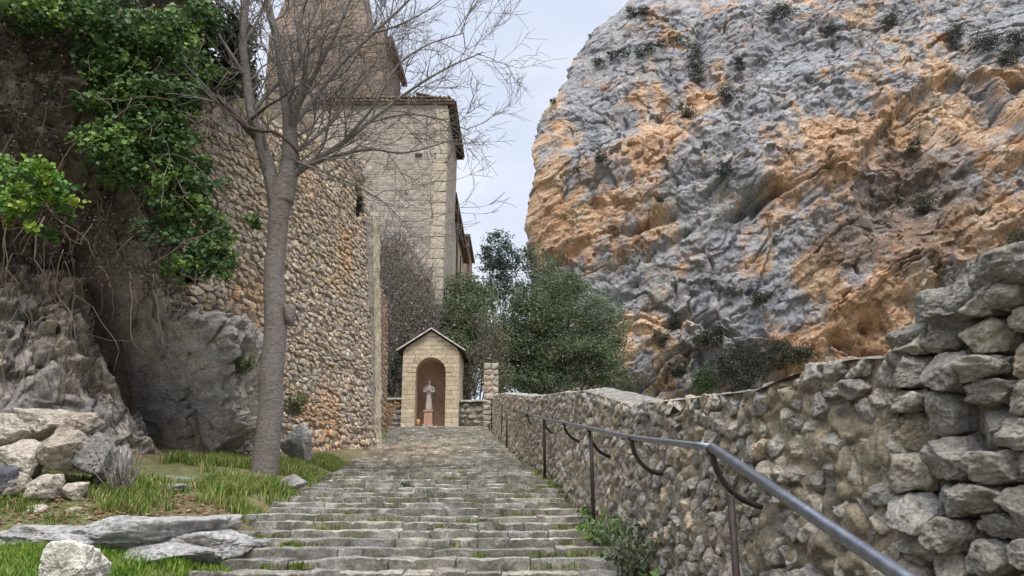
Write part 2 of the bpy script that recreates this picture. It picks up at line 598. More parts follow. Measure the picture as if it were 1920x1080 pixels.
def spaced(lo, hi, step, far, n):
    a = np.arange(lo, hi, step)
    k = np.linspace(0, 1, n + 1)[1:] ** 3
    return np.concatenate([(lo - (far) * k)[::-1], a, hi + far * k])
xs_ = spaced(-14, 6, 0.13, 600, 30)
ys_ = spaced(-1, 34, 0.16, 700, 30)
gx, gyv = np.meshgrid(xs_, ys_)
gz = terrain(gx, gyv)
idx = np.arange(gx.size).reshape(gx.shape)
acc = Acc()
soil = lin(104, 94, 66)
gcol = np.array(soil)[None, :] * (1 + .25 * fbm(np.stack([gx, gyv, gz], -1).reshape(-1, 3) * 1.3, 3, 9)[:, None])
gr = lin(98, 100, 62)
gm = sm(-.1, .3, fbm(np.stack([gx, gyv, gz], -1).reshape(-1, 3) * .8, 3, 21))[:, None]
gcol = gcol * (1 - gm) + gr[None, :] * gm
acc.add(np.stack([gx, gyv, gz], -1), [np.stack([idx[:-1, :-1], idx[:-1, 1:], idx[1:, 1:], idx[1:, :-1]], -1).reshape(-1, 4)], gcol)
ground = build('ground', acc, M['soil'], origin=(0, 0, 0))
tag(ground, 'sloping ground of soil, grass and leaf litter', kind='structure')

# ------------------------------------------------------------------ stepped path
def block(acc, c, L, D, H, res, seed, rot=0.0, col=(1, 1, 1), rd=0.03, amp=0.02, riser_tint=0, pitch=0):
    nx, ny, nz = [max(2, int(round(k / res))) for k in (L, D, H)]
    hx, hy, hz = L / 2, D / 2, H / 2
    Vs, Fs, n = [], [], 0
    def face(o, ea, eb, na, nb):
        nonlocal n
        a, b = np.meshgrid(np.linspace(-1, 1, na + 1), np.linspace(-1, 1, nb + 1))
        v = o[None, :] + a.reshape(-1, 1) * ea[None, :] + b.reshape(-1, 1) * eb[None, :]
        i = np.arange(len(v)).reshape(nb + 1, na + 1) + n
        Vs.append(v)
        Fs.append(np.stack([i[:-1, :-1], i[:-1, 1:], i[1:, 1:], i[1:, :-1]], -1).reshape(-1, 4))
        n += len(v)
    ex, ey, ez = np.array((hx, 0, 0)), np.array((0, hy, 0)), np.array((0, 0, hz))
    face(-ey, ex, ez, nx, nz)
    face(ez, ex, ey, nx, ny)
    face(-ex, -ey, ez, ny, nz)
    face(ex, ey, ez, ny, nz)
    face(ey, -ex, ez, nx, nz)
    v = np.concatenate(Vs)
    h = np.array((hx, hy, hz))
    r = min(rd, hz * .8, hy * .8, hx * .8)
    q = np.clip(v, -(h - r), h - r)
    dlt = v - q
    ln = np.linalg.norm(dlt, axis=1)[:, None]
    v = np.where(ln > 1e-6, q + dlt / np.maximum(ln, 1e-6) * r, v)
    cosr, sinr = math.cos(rot), math.sin(rot)
    if pitch: v[:, 2] -= pitch * (v[:, 1] + hy) - .014
    v = np.stack([v[:, 0] * cosr - v[:, 1] * sinr, v[:, 0] * sinr + v[:, 1] * cosr, v[:, 2]], -1) + np.array(c)
    nn = np.stack([fbm(v * 6, 4, seed), fbm(v * 6, 4, seed + 50), fbm(v * 5, 4, seed + 90)], -1)
    pit = -np.clip(ridged(v * 9, 3, 5) - .78, 0, 1)
    v = v + nn * amp * np.array((.5, 1.2, 1.0)) + np.array((0, -1, 1.)) * pit[:, None] * .12
    cc = np.array(col)[None, :] * (1 + .2 * fbm(v * 3, 3, seed)[:, None])
    if riser_tint:      # riser face tinted darker in noise patches, other faces plain
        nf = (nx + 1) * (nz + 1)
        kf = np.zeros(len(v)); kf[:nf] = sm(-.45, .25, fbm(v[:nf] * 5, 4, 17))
        cc = cc * (1 - riser_tint * kf[:, None]) + lin(116, 112, 98)[None] * (riser_tint * kf[:, None])
    acc.add(v, Fs, cc)

path = thing('path', (-1.0, 5, 0.9), 'broad stepped path of worn pale limestone climbing to the shrine', None)
path['kind'] = 'structure'
zk, k = 0.42, 0
pal = [lin(166, 160, 150), lin(154, 149, 142), lin(174, 166, 152), lin(144, 139, 130), lin(182, 176, 164)]
warm = [lin(190, 174, 154), lin(180, 167, 150), lin(170, 154, 138)]
while True:
    y0 = ginv(zk)
    if y0 > 27.6: break
    rise = float(np.interp(y0, [2, 6, 10, 14, 20, 28], [.05, .040, .041, .054, .066, .076]))
    y1 = ginv(zk + rise)
    xl, xr = float(XL(y0)) + random.uniform(-.18, .1), float(XR(y0)) + random.uniform(-.02, .1)
    a = Acc()
    x = xl
    res = float(np.interp(y0, [2, 5, 8, 14, 28], [.03, .022, .035, .06, .09]))
    tilt = random.uniform(-.02, .02)
    while x < xr - .1:
        L = min(random.choice([random.uniform(.16, .35), random.uniform(.3, .6), random.uniform(.45, .95)]), xr - x + .05)
        if xr - x - L < .2: L = xr - x
        D = y1 - y0 + random.uniform(.14, .22)
        H = rise + .12
        wv = float(fbm(np.array([[x * .5, y0 * .25, 1.0]]), 2, 44)[0])
        far = 12.5 < y0 < 19 and x < -1.4
        c = random.choice(warm if far else pal) * random.uniform(.76, 1.14)
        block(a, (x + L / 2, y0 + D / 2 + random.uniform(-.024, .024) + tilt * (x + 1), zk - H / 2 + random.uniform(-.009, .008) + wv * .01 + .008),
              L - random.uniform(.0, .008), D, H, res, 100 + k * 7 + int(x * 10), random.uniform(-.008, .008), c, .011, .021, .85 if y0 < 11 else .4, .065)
        x += L
    build('step', a, M['step'], path)
    zk += rise
    k += 1
a = Acc()     # small landing before the shrine
for yy in np.arange(27.4, 29.6, .55):
    x = -5.0
    while x < -1.0:
        L = random.uniform(.4, .9)
        block(a, (x + L / 2, yy + .3, zk - .12), L - .015, .56, .2, .1, int(yy * 31 + x * 10), 0, random.choice(pal), .03, .02)
        x += L
build('landing', a, M['step'], path)
ZTOP = zk - .02

def gridface(acc, p00, p10, p01, p11, nu, nv, amp, s, col=(1, 1, 1), sc=1.2):
    u, v = np.meshgrid(np.linspace(0, 1, nu), np.linspace(0, 1, nv))
    u, v = u[..., None], v[..., None]
    p = (1 - u) * (1 - v) * np.array(p00) + u * (1 - v) * np.array(p10) + (1 - u) * v * np.array(p01) + u * v * np.array(p11)
    nrm = np.cross(np.array(p10) - np.array(p00), np.array(p01) - np.array(p00)).astype(float)
    nrm /= np.linalg.norm(nrm)
    p = p + nrm * (amp * fbm(p * sc, 4, s, .6))[..., None]
    i = np.arange(nu * nv).reshape(nv, nu)
    acc.add(p, [np.stack([i[:-1, :-1], i[:-1, 1:], i[1:, 1:], i[1:, :-1]], -1).reshape(-1, 4)], col)

# ------------------------------------------------------------------ stone walls
def pack(cells_fn, mapf, acc, gap, depth, kfun, colf, amp=.012, seedbase=0, skip=None, tilt=.35, sharp=14, back=.12, obl=5):
    """packs a wall face with individual rounded stones, each clipped against its neighbours"""
    pts = np.array(cells_fn)
    r = np.random.default_rng(seedbase + 5)
    cell = {}
    for i, (x, y, sx, sy) in enumerate(pts):
        cell.setdefault((int(x // .6), int(y // .6)), []).append(i)
    for i, (x, y, sx, sy) in enumerate(pts):
        if skip is not None and skip(x, y): continue
        near = []
        cx, cy = int(x // .6), int(y // .6)
        for dx in (-1, 0, 1):
            for dy in (-1, 0, 1):
                near += cell.get((cx + dx, cy + dy), [])
        near = [j for j in near if j != i]
        asp = sx / sy
        d = np.array([((pts[j, 0] - x) / asp, pts[j, 1] - y) for j in near]).reshape(-1, 2)
        ln = np.hypot(d[:, 0], d[:, 1])
        o = np.argsort(ln)[:10]
        d, ln = d[o], ln[o]
        N = np.stack([d[:, 0] / ln, d[:, 1] / ln, np.zeros(len(ln))], -1)
        H = np.clip(ln / 2 - gap, .012, sy * .95)
        dep = depth * r.uniform(.55, 1.25)
        fr = np.array([(r.uniform(-tilt, tilt), r.uniform(-tilt, tilt), 1.0) for _ in range(3)] + [(r.uniform(-1.2, 1.2), r.uniform(-1.2, 1.2), .8) for _ in range(obl)])
        fr /= np.linalg.norm(fr, axis=1)[:, None]
        bx = sy * 1.25
        N = np.concatenate([N, fr, [(0, 0, -1.0), (1, 0, 0), (-1, 0, 0), (0, 1, 0), (0, -1, 0)]])
        H = np.concatenate([H, dep * r.uniform(.8, 1.1, 3), np.maximum(dep, sy * .5) * r.uniform(.55, 1.1, obl), [back, bx, bx, bx, bx]])
        D, F = ico(kfun(x, y))
        L = D * polyrad(D, N, H, sharp)[:, None]
        L = L + D * (fbm(L * (1.5 / sy) + i * 1.7, 4, seedbase + i % 97, .62) * amp * 1.5)[:, None]
        V = mapf(x + L[:, 0] * asp, y + L[:, 1], L[:, 2])
        acc.add(V, [F], colf(x, y, r))

# --- left retaining wall
RB = 0.085  # batter
def ret_map(yv, z, o):
    x = XRET(yv) - RB * (z - 1.5) + o
    return np.stack([x, yv - .16 * o, z], -1)
def ret_top(y): return np.interp(y, [8, 10.1, 13, 16, 17.6], [7.0, 7.05, 7.9, 8.6, 9.1])
cells = []
z = 1.35
while z < 9.2:
    h = random.choice([random.uniform(.07, .12), random.uniform(.07, .11), random.uniform(.1, .17)])
    y = 10.12 + random.uniform(0, .35) - .35 * float(sm(4.2, 5, z))
    while y < 17.45:
        wd = random.uniform(.09, .24) * random.choice((1, 1, 1.5))
        zz = z + h / 2 + random.uniform(-.045, .045) + .06 * math.sin(y * 1.7 + z)
        if zz < ret_top(y) + .05:
            cells.append((y + wd / 2, zz, wd / 2, h / 2))
        y += wd
    z += h
OPEN = (16.9, 17.36, 7.45, 8.35)   # dark slit opening near the wall's end (y0,y1,z0,z1)
def ret_col(y, z, r):
    n = float(fbm(np.array([[y * .5, z * .5, 2.0]]), 3, 31)[0])
    o = sm(.0, .35, n + .35 * (z < 4.6) * (y > 12) - .1)
    base = [lin(184, 166, 144), lin(170, 156, 140), lin(194, 180, 160), lin(158, 148, 138), lin(176, 156, 130)][r.integers(5)]
    org = [lin(196, 156, 116), lin(190, 148, 108), lin(202, 170, 134)][r.integers(3)]
    k = float(o) * r.uniform(.2, 1)
    c = base * (1 - k) + org * k
    return c * r.uniform(.9, 1.26)
rw = thing('retaining_wall', (-3.6, 13, 1.6), 'tall warm rubble stone retaining wall behind the bare tree', 'wall')
a = Acc()
pack(cells, ret_map, a, .003, .05, lambda x, y: 3, ret_col, .010, 300, sharp=80, tilt=.28, obl=1,
     skip=lambda y, z: (y < 11.2 and z < 3.6) or OPEN[0] + .0 < y < OPEN[1] - .0 and OPEN[2] + .0 < z < OPEN[3] - .0)
stones = build('stonework', a, M['wallstone'], rw)
a = Acc()
ya, za = np.linspace(10.4, 17.5, 210), np.linspace(.9, 9.1, 241)
Y, Z = np.meshgrid(ya, za)
Zc = np.minimum(Z, ret_top(Y))
V = ret_map(Y, Zc, .004 + .05 * fbm(np.stack([Y * 6, Zc * 8, 0 * Y], -1), 4, 8, .6))
i = np.arange(Y.size).reshape(Y.shape)
q = np.stack([i[:-1, :-1], i[:-1, 1:], i[1:, 1:], i[1:, :-1]], -1).reshape(-1, 4)
cy, cz = Y.ravel()[q].mean(1), Z.ravel()[q].mean(1)
keep = ~((cy > OPEN[0]) & (cy < OPEN[1]) & (cz > OPEN[2]) & (cz < OPEN[3]))
a.add(V, [q[keep]], lin(140, 124, 106))
for _ in (0,):
    ys2 = np.linspace(10.4, 17.5, 40)
    f_ = ret_map(ys2, ret_top(ys2), 0 * ys2 - .012)
    b_ = f_ + np.array((-.75, 0, 0.03))
    l_ = b_.copy(); l_[:, 2] = 1.0
    n = len(ys2)
    VV = np.concatenate([f_, b_, l_])
    FF = [(j, j + 1, n + j + 1, n + j) for j in range(n - 1)] + [(n + j, n + j + 1, 2 * n + j + 1, 2 * n + j) for j in range(n - 1)]
    a.add(VV, FF, lin(120, 106, 90))
e0, e1 = ret_map(np.array(17.5), np.array(.9), -.012), ret_map(np.array(17.5), np.array(9.1), -.012)
a.add([e0, e1, e1 + (-.75, 0, 0), e0 + (-1.4, 0, 0)], [(0, 1, 2, 3)], lin(124, 108, 90))
build('core', a, M['mortar'], rw)
a = Acc()     # the slit: its sides and back, half a metre deep
def rm(y, z, o): return ret_map(np.array(float(y)), np.array(float(z)), o)
y0, y1, z0, z1 = OPEN
qf = [rm(y0 - .08, z0 - .08, 0), rm(y1 + .08, z0 - .08, 0), rm(y1 + .08, z1 + .08, 0), rm(y0 - .08, z1 + .08, 0)]
qb = [rm(y0 - .08, z0 - .08, -.6), rm(y1 + .08, z0 - .08, -.6), rm(y1 + .08, z1 + .08, -.6), rm(y0 - .08, z1 + .08, -.6)]
a.add(qf + qb, [(4, 5, 6, 7), (0, 1, 5, 4), (1, 2, 6, 5), (2, 3, 7, 6), (3, 0, 4, 7)], lin(70, 60, 54))
build('opening', a, M['mortar'], rw, smooth=False)

# --- buttress closing the retaining wall, and the plain wall behind it
a = Acc()
zb0, zb1 = 1.2, 7.6
bxf = lambda z: float(XRET(17.45)) - .40 - .052 * (z - 1.5)
c_ = [(bxf(zz) + q, yy, zz) for zz in (zb0, zb1) for yy in (17.46, 18.4) for q in (0., .42)]
bc = lin(142, 136, 128)
gridface(a, c_[0], c_[1], c_[4], c_[5], 30, 160, .05, 71, bc, 3.5)
gridface(a, c_[1], c_[3], c_[5], c_[7], 30, 160, .05, 72, lin(186, 172, 146), 3.5)
gridface(a, c_[2], c_[0], c_[6], c_[4], 4, 4, 0, 73, bc)
gridface(a, c_[4], c_[5], c_[6], c_[7], 20, 20, .04, 74, bc, 3.5)
tag(build('stone_buttress', a, M['wallstone']), 'narrow grey stone buttress at the end of the tall retaining wall', 'buttress')

a = Acc()
def sw_map(y, z, o): return np.stack([-3.52 - .095 * (y - 18.3) - .04 * (z - 2) + o, y, z], -1)
cells = []
z = 1.9
while z < 7.2:
    h = random.uniform(.14, .26)
    y = 18.2
    while y < 26:
        wd = random.uniform(.25, .6)
        cells.append((y + wd / 2, z + h / 2, wd / 2, h / 2))
        y += wd
    z += h
pack(cells, sw_map, a, .008, .05, lambda x, y: 2, lambda x, y, r: [lin(170, 140, 118), lin(156, 132, 114), lin(140, 124, 112)][r.integers(3)] * r.uniform(.8, 1.1), .012, 500)
Vb = [tuple(sw_map(np.array(yy), np.array(zz), o)) for o in (-.01, -.8) for zz in (1.5, 7.2) for yy in (18.2, 26.)]
a.add(Vb, [(0, 1, 3, 2), (1, 5, 7, 3), (4, 6, 7, 5), (0, 2, 6, 4), (2, 3, 7, 6)], lin(128, 108, 92))
tag(build('side_wall', a, M['wallstone']), 'reddish rubble wall running back between the buttress and the shrine', 'wall')

# --- right parapet wall
crest_px = [(912, 748), (940, 738), (1000, 744), (1050, 738), (1100, 734), (1150, 748), (1185, 760), (1260, 752), (1340, 742), (1420, 732), (1480, 704), (1540, 682), (1600, 674), (1660, 672), (1690, 640), (1740, 596), (1800, 560), (1860, 530), (1920, 500), (2000, 470)]
cd, cz = [], []
for px, row in crest_px:
    lo, hi = .6, 60.
    for _ in range(50):
        m_ = (lo + hi) / 2
        if P(px, row, m_)[0] > float(XW(m_)) + .1: hi = m_
        else: lo = m_
    cd.append(lo); cz.append(P(px, row, lo)[2])
o_ = np.argsort(cd)
cd, cz = np.array(cd)[o_], np.array(cz)[o_]
def crest(d): return np.interp(d, np.concatenate([[-2.], cd]), np.concatenate([[cz[0] - .1], cz]))
DSPL = None
for px in (1672,):
    lo, hi = .6, 60.
    for _ in range(50):
        m_ = (lo + hi) / 2
        if P(px, 672, m_)[0] > float(XW(m_)) + .1: hi = m_
        else: lo = m_
    DSPL = lo
print('split d', DSPL, 'crest', list(zip(cd.round(2), cz.round(2))))
def par_map(d, z, o):
    x = XW(d) + .10 * (z - g(d)) - o
    return np.stack([x, d - .2 * o, z], -1)
par = thing('parapet_wall', (0.75, 6.5, 1.0), 'long lichened rubble parapet wall along the right of the steps', 'wall')
def par_cells(d0, d1, smin, smax, over=0.0):
    c = []
    d = d0
    while d < d1:
        s = float(np.interp(d, [2, 4, 7, 15, 28], [smin, smin * 1.05, smin * 1.15, smin * 1.7, smin * 2.1]))
        wd = s * random.uniform(.9, 1.15)
        zt = float(crest(d)) + over
        zz = float(g(d)) - .15 + random.uniform(0, s)
        while zz < zt - s * .25:
            h = s * random.uniform(.6, 1.25)
            if zz + h > zt - .04: h = max(zt - zz, .05)
            c.append((d + wd / 2 + random.uniform(-.3, .3) * wd, zz + h / 2, wd * random.uniform(.45, .6), h / 2))
            zz += h
        d += wd
    return c
ppal = [lin(174, 166, 152), lin(160, 153, 142), lin(182, 172, 156), lin(148, 142, 134), lin(184, 168, 144), lin(166, 161, 152)]
def par_col(x, y, r):
    c = ppal[r.integers(6)] * r.uniform(.8, 1.12)
    return c
cells = par_cells(DSPL, 27.3, .105, .2)
a = Acc()
pack(cells, par_map, a, .001, .055, lambda x, y: 4 if x < 5 else (3 if x < 10 else 2), par_col, .011, 600, tilt=.5, back=.1, sharp=70, obl=3)
build('stonework', a, M['rubble'], par)
def wall_core(d0, d1, nd, nz, out_, cap, mat, parent, dtop=0., capc=lin(150, 146, 136), nm='core'):
    a = Acc()
    t = np.linspace(0, 1, nd) ** 1.6
    dd = d0 + (d1 - d0) * t
    zz = np.linspace(0, 1, nz)
    D_, T_ = np.meshgrid(dd, zz)
    zb = g(D_) - .5
    Z_ = zb + (crest(D_) + dtop - zb) * T_
    pp = np.stack([D_, Z_, 0 * D_], -1)
    O_ = out_ + .03 * fbm(pp * 7, 5, 71, .6) + .02 * fbm(pp * np.array((9, 2.5, 1)), 3, 75)
    if nz > 80:
        pw = pp / .11 + .35 * fbm(pp * 9, 3, 79)[..., None]
        f1, f2, idv = worley(pw, 81)
        O_ = O_ + .035 * np.clip((f2 - f1) / .35, 0, 1) * (.3 + idv) - .02
    V = par_map(D_, Z_, O_)
    i = np.arange(D_.size).reshape(D_.shape)
    cf = lin(168, 154, 132)[None, :] * (1 + .25 * fbm(pp.reshape(-1, 3) * 3, 3, 77)[:, None])
    a.add(V, [np.stack([i[:-1, :-1], i[1:, :-1], i[1:, 1:], i[:-1, 1:]], -1).reshape(-1, 4)], cf)
    k = 12
    s_ = np.linspace(0, 1, k)
    D2, S2 = np.meshgrid(dd, s_)
    zt = crest(D2) + dtop + cap * np.sin(S2 * math.pi) ** .5 * (0.6 + .6 * fbm(np.stack([D2 * 6, S2 * 3, 0 * D2], -1), 3, 88))
    V2 = par_map(D2, zt, out_ - S2 * .5 + .02 * fbm(np.stack([D2 * 8, S2 * 3, 0 * D2], -1), 3, 91))
    i = np.arange(D2.size).reshape(D2.shape)
    a.add(V2, [np.stack([i[:-1, :-1], i[1:, :-1], i[1:, 1:], i[:-1, 1:]], -1).reshape(-1, 4)], capc)
    bk = V2[-1]
    lo_ = bk.copy(); lo_[:, 2] = g(dd) - 2
    n = len(dd)
    a.add(np.concatenate([bk, lo_]), [(j, n + j, n + j + 1, j + 1) for j in range(n - 1)], lin(130, 120, 104))
    return build(nm, a, mat, parent)
wall_core(DSPL, 27.4, 1000, 110, .03, .03, M['mortar'], par)
a = Acc()   # rounded mortar coping with pale lichen
t = np.linspace(0, 1, 300) ** 1.6
dd = DSPL + 2.0 + (25.3 - DSPL) * t
s_ = np.linspace(0, 1, 13)
D2, S2 = np.meshgrid(dd, s_)
pp = np.stack([D2 * 5, S2 * 2, 0 * D2], -1)
ang = (S2 * 1.5 - .25) * math.pi
zt = crest(D2) - .07 + .08 * np.sin(ang) * (1 + .9 * fbm(pp * 1.4, 4, 101)) + .02 * fbm(pp * 3, 3, 107)
V2 = par_map(D2, zt, -.25 + .29 * np.cos(ang) + .07 * fbm(pp * 2, 4, 103))
i = np.arange(D2.size).reshape(D2.shape)
a.add(V2, [np.stack([i[:-1, :-1], i[1:, :-1], i[1:, 1:], i[:-1, 1:]], -1).reshape(-1, 4)], lin(150, 147, 140)[None, :] * (1 + .15 * fbm(pp.reshape(-1, 3), 3, 3)[:, None]))
build('coping', a, M['step'], par)

# --- nearest stretch: tall loose dry-stone wall
dry = thing('dry_stone_wall', (1.4, 2.0, .3), 'tall wall of loose rounded grey boulders nearest the camera at right', 'wall')
cells = par_cells(.5, DSPL, .125, .2, .02)
a = Acc()
pack(cells, par_map, a, .001, .085, lambda x, y: 5 if y > .9 and x > 1.2 else 3, lambda x, y, r: ppal[r.integers(6)] * r.uniform(.82, 1.12), .012, 700, tilt=.6, sharp=80, back=.12, obl=4)
build('stonework', a, M['rubble'], dry)
wall_core(.4, DSPL, 120, 60, -.06, .05, M['rubble'], dry, -.06, lin(120, 112, 98))
a = Acc()
for (px, row, dd_, sz, sd) in ((1690, 636, 0, (.10, .12, .075), 3), (1745, 590, 0, (.10, .12, .10), 5), (1800, 560, 0, (.10, .13, .08), 8), (1870, 515, 0, (.13, .16, .085), 11), (1960, 490, 0, (.13, .16, .085), 13)):
    lo, hi = .6, 60.
    for _ in range(50):
        m_ = (lo + hi) / 2
        if P(px, row, m_)[0] > float(XW(m_)) + .12: hi = m_
        else: lo = m_
    p = P(px, row, lo)
    boulder(a, p + np.array((.06, .03, -.0)), sz, 5, sd, 14, .07, lin(142, 138, 130), sharp=16)
build('cap_stones', a, M['rubble'], dry)

# gate pillar at the far end
a = Acc()
pp_ = P(920, 760, 26.5)
cells = []
z = 2.6
while z < 5.15:
    h = random.uniform(.14, .26)
    x = 0
    while x < .5:
        wd = random.uniform(.18, .34)
        cells.append((x + wd / 2, z + h / 2, wd / 2, h / 2))
        x += wd
    z += h
PX0 = P(908, 740, 26.8)[0]
pil_map = lambda x, z, o: np.stack([PX0 + np.clip(x, -.02, .5), 26.8 - o + 0 * x, z], -1)
pack(cells, pil_map, a, .003, .035, lambda x, y: 3, lambda x, y, r: [lin(182, 168, 152), lin(168, 158, 146), lin(172, 150, 130)][r.integers(3)] * r.uniform(.85, 1.1), .012, 800, sharp=60, obl=1, tilt=.2)
a.box(PX0 + .02, PX0 + .46, 26.81, 27.4, 2.5, 5.12, lin(150, 136, 118))
tag(build('gate_pillar', a, M['wallstone']), 'rough stone pillar ending the parapet wall near the shrine', 'pillar')

# ------------------------------------------------------------------ shrine
SD = 28.2
c0 = P(805, 800, SD)
sx, sz0 = float(c0[0]), float(c0[2])
u_ = float(P(858, 700, SD)[0] - P(752, 700, SD)[0]) / 2       # half width
def zrow(row, d=SD): return float(P(805, row, d)[2])
z_eave, z_apex = zrow(655), zrow(621)
nw = float(P(832, 740, SD)[0] - P(775, 740, SD)[0]) / 2
z_arch = zrow(670)
z_spr = z_arch - nw
shrine = thing('shrine', (sx, SD, sz0), 'small gabled stone shrine with arched niche at the top of the steps', 'shrine')
a = Acc()
n = 20
arch = [(-nw, sz0 - .1)] + [(-nw * math.cos(math.pi * k / n), z_spr + nw * math.sin(math.pi * k / n)) for k in range(n + 1)] + [(nw, sz0 - .1)]
outer = []
for (x, z) in arch:
    if z < z_spr + 1e-6: outer.append((-u_ if x < 0 else u_, z))
    else:
        th = math.atan2(z - z_spr, x)
        c_, s_ = math.cos(th), math.sin(th)
        best = 1e9
        if abs(c_) > 1e-6: best = min(best, u_ / abs(c_))
        sl = (z_apex - z_eave) / u_
        den = s_ + sl * abs(c_)
        best = min(best, (z_apex - z_spr) / den)
        outer.append((best * c_, z_spr + best * s_))
V = [(sx + x, SD, z) for x, z in arch] + [(sx + x, SD, z) for x, z in outer]
m_ = len(arch)
F = [(i, i + 1, m_ + i + 1, m_ + i) for i in range(m_ - 1)]
a.add(V, F)
e_l, e_r = (sx - u_, z_eave), (sx + u_, z_eave)
DEP = 3.0
a.add([(sx - u_, SD, sz0 - .3), (sx - u_, SD, z_eave), (sx - u_, SD + DEP, z_eave), (sx - u_, SD + DEP, sz0 - .3),
       (sx + u_, SD, sz0 - .3), (sx + u_, SD, z_eave), (sx + u_, SD + DEP, z_eave), (sx + u_, SD + DEP, sz0 - .3), (sx, SD + DEP, z_apex)],
      [(0, 1, 2, 3), (4, 7, 6, 5), (3, 2, 8, 6, 7)])
build('wall', a, M['ashlar'], shrine, smooth=False)
a = Acc()
ND = 1.25
V = [(sx + x, SD, z) for x, z in arch] + [(sx + x, SD + ND, z) for x, z in arch]
F = [(i, m_ + i, m_ + i + 1, i + 1) for i in range(m_ - 1)]
a.add(V, F, lin(196, 170, 146))
a.add([(sx + x, SD + ND, z) for x, z in arch], [tuple(range(m_))], lin(184, 156, 134))
build('niche', a, M['plaster'], shrine, smooth=False)
a = Acc()     # voussoirs round the arch, slightly proud
for kk in range(11):
    t0, t1 = math.pi * kk / 11 + .012, math.pi * (kk + 1) / 11 - .012
    ri, ro = nw + .002, nw + .24
    q = [(ri, t0), (ro, t0), (ro, t1), (ri, t1)]
    V = [(sx + r_ * math.cos(t_), y_, z_spr + r_ * math.sin(t_)) for y_ in (SD - .012, SD + .05) for r_, t_ in q]
    a.add(V, [(0, 1, 2, 3), (0, 4, 5, 1), (1, 5, 6, 2), (2, 6, 7, 3), (3, 7, 4, 0)])
build('arch_stones', a, M['ashlar'], shrine, smooth=False)
sl = (z_apex - z_eave) / u_
a, b_ = Acc(), Acc()
for sg in (-1, 1):
    xo = u_ + .22
    za, zo = z_apex + .03, z_apex + .03 - sl * xo
    V = [(sx + x * sg, y, z + dz) for y in (SD - .14, SD + DEP + .2) for (x, z, dz) in ((0, za, 0), (xo, zo, 0), (xo, zo, .07), (0, za, .07))]
    a.add(V, [(0, 1, 2, 3), (4, 7, 6, 5), (0, 4, 5, 1), (1, 5, 6, 2), (2, 6, 7, 3)])
    V = [(sx + x * sg, y, z + dz) for y in (SD - .17, SD - .143) for (x, z, dz) in ((0, za, .035), (xo + .02, zo, .03), (xo + .02, zo, .085), (0, za, .09))]
    b_.add(V, [(0, 1, 2, 3), (4, 7, 6, 5), (0, 4, 5, 1), (1, 5, 6, 2), (2, 6, 7, 3)], lin(196, 190, 184))
rf = build('roof', a, M['wood'], shrine, smooth=False)
build('edge_trim', b_, M['render'], rf, smooth=False)

# statue on its pedestal
st_y = SD + .62
st_x = float(P(804, 760, st_y)[0])
zp = float(P(804, 769, st_y)[2])
zh = float(P(804, 713, st_y)[2])
statue = thing('statue', (st_x, st_y, sz0), 'pale robed stone statue standing in the shrine niche', 'statue')
a = Acc()
Hs = zh - zp
prof = [(0, .165, .13), (.03, .17, .135), (.1, .155, .125), (.3, .135, .115), (.5, .125, .105), (.6, .14, .105), (.68, .155, .11), (.76, .16, .105), (.8, .14, .09), (.83, .07, .065), (.85, .052, .052), (.87, .062, .066), (.9, .075, .08), (.94, .078, .084), (.975, .06, .066), (1.0, .015, .02)]
V, n = [], 20
for (h, rx, ry) in prof:
    for k in range(n):
        t = 2 * math.pi * k / n
        w_ = 1 + (.06 * math.sin(t * 5 + h * 3) if h < .6 else 0)
        V.append((st_x + .86 * rx * math.cos(t) * w_, st_y + ry * math.sin(t) * w_, zp + h * Hs))
F = [(i * n + k, i * n + (k + 1) % n, (i + 1) * n + (k + 1) % n, (i + 1) * n + k) for i in range(len(prof) - 1) for k in range(n)]
F += [tuple(range(n))[::-1], tuple(range((len(prof) - 1) * n, len(prof) * n))]
a.add(V, F, lin(178, 166, 158))
for sg in (-1, 1):
    tube(a, catmull([(st_x + sg * .14, st_y, zp + .77 * Hs), (st_x + sg * .19, st_y - .03, zp + .63 * Hs), (st_x + sg * .12, st_y - .13, zp + .6 * Hs), (st_x + sg * .02, st_y - .16, zp + .69 * Hs)], 4), np.linspace(.05, .028, 13), 8, lin(178, 166, 158))
build('figure', a, M['statue'], statue)
a = Acc()
ped = lin(178, 142, 122)
for (hw, z0, z1) in ((.2, sz0 + .02, sz0 + .12), (.16, sz0 + .12, zp - .06), (.19, zp - .06, zp)):
    a.box(st_x - hw, st_x + hw, st_y - hw, st_y + hw, z0, z1, ped)
build('pedestal', a, M['statue'], statue, smooth=False)
a = Acc()
fv = Acc()
for k in range(3):
    px_ = st_x - .36 + .16 * k if k < 2 else st_x + .34
    tube(fv, [(px_, st_y - .22, sz0 + .02), (px_, st_y - .22, sz0 + .3)], [.05, .065], 10, lin(190, 150, 100))
    break
tag(build('vase', fv, M['statue']), 'small ochre vase beside the pedestal of the statue', 'vase')

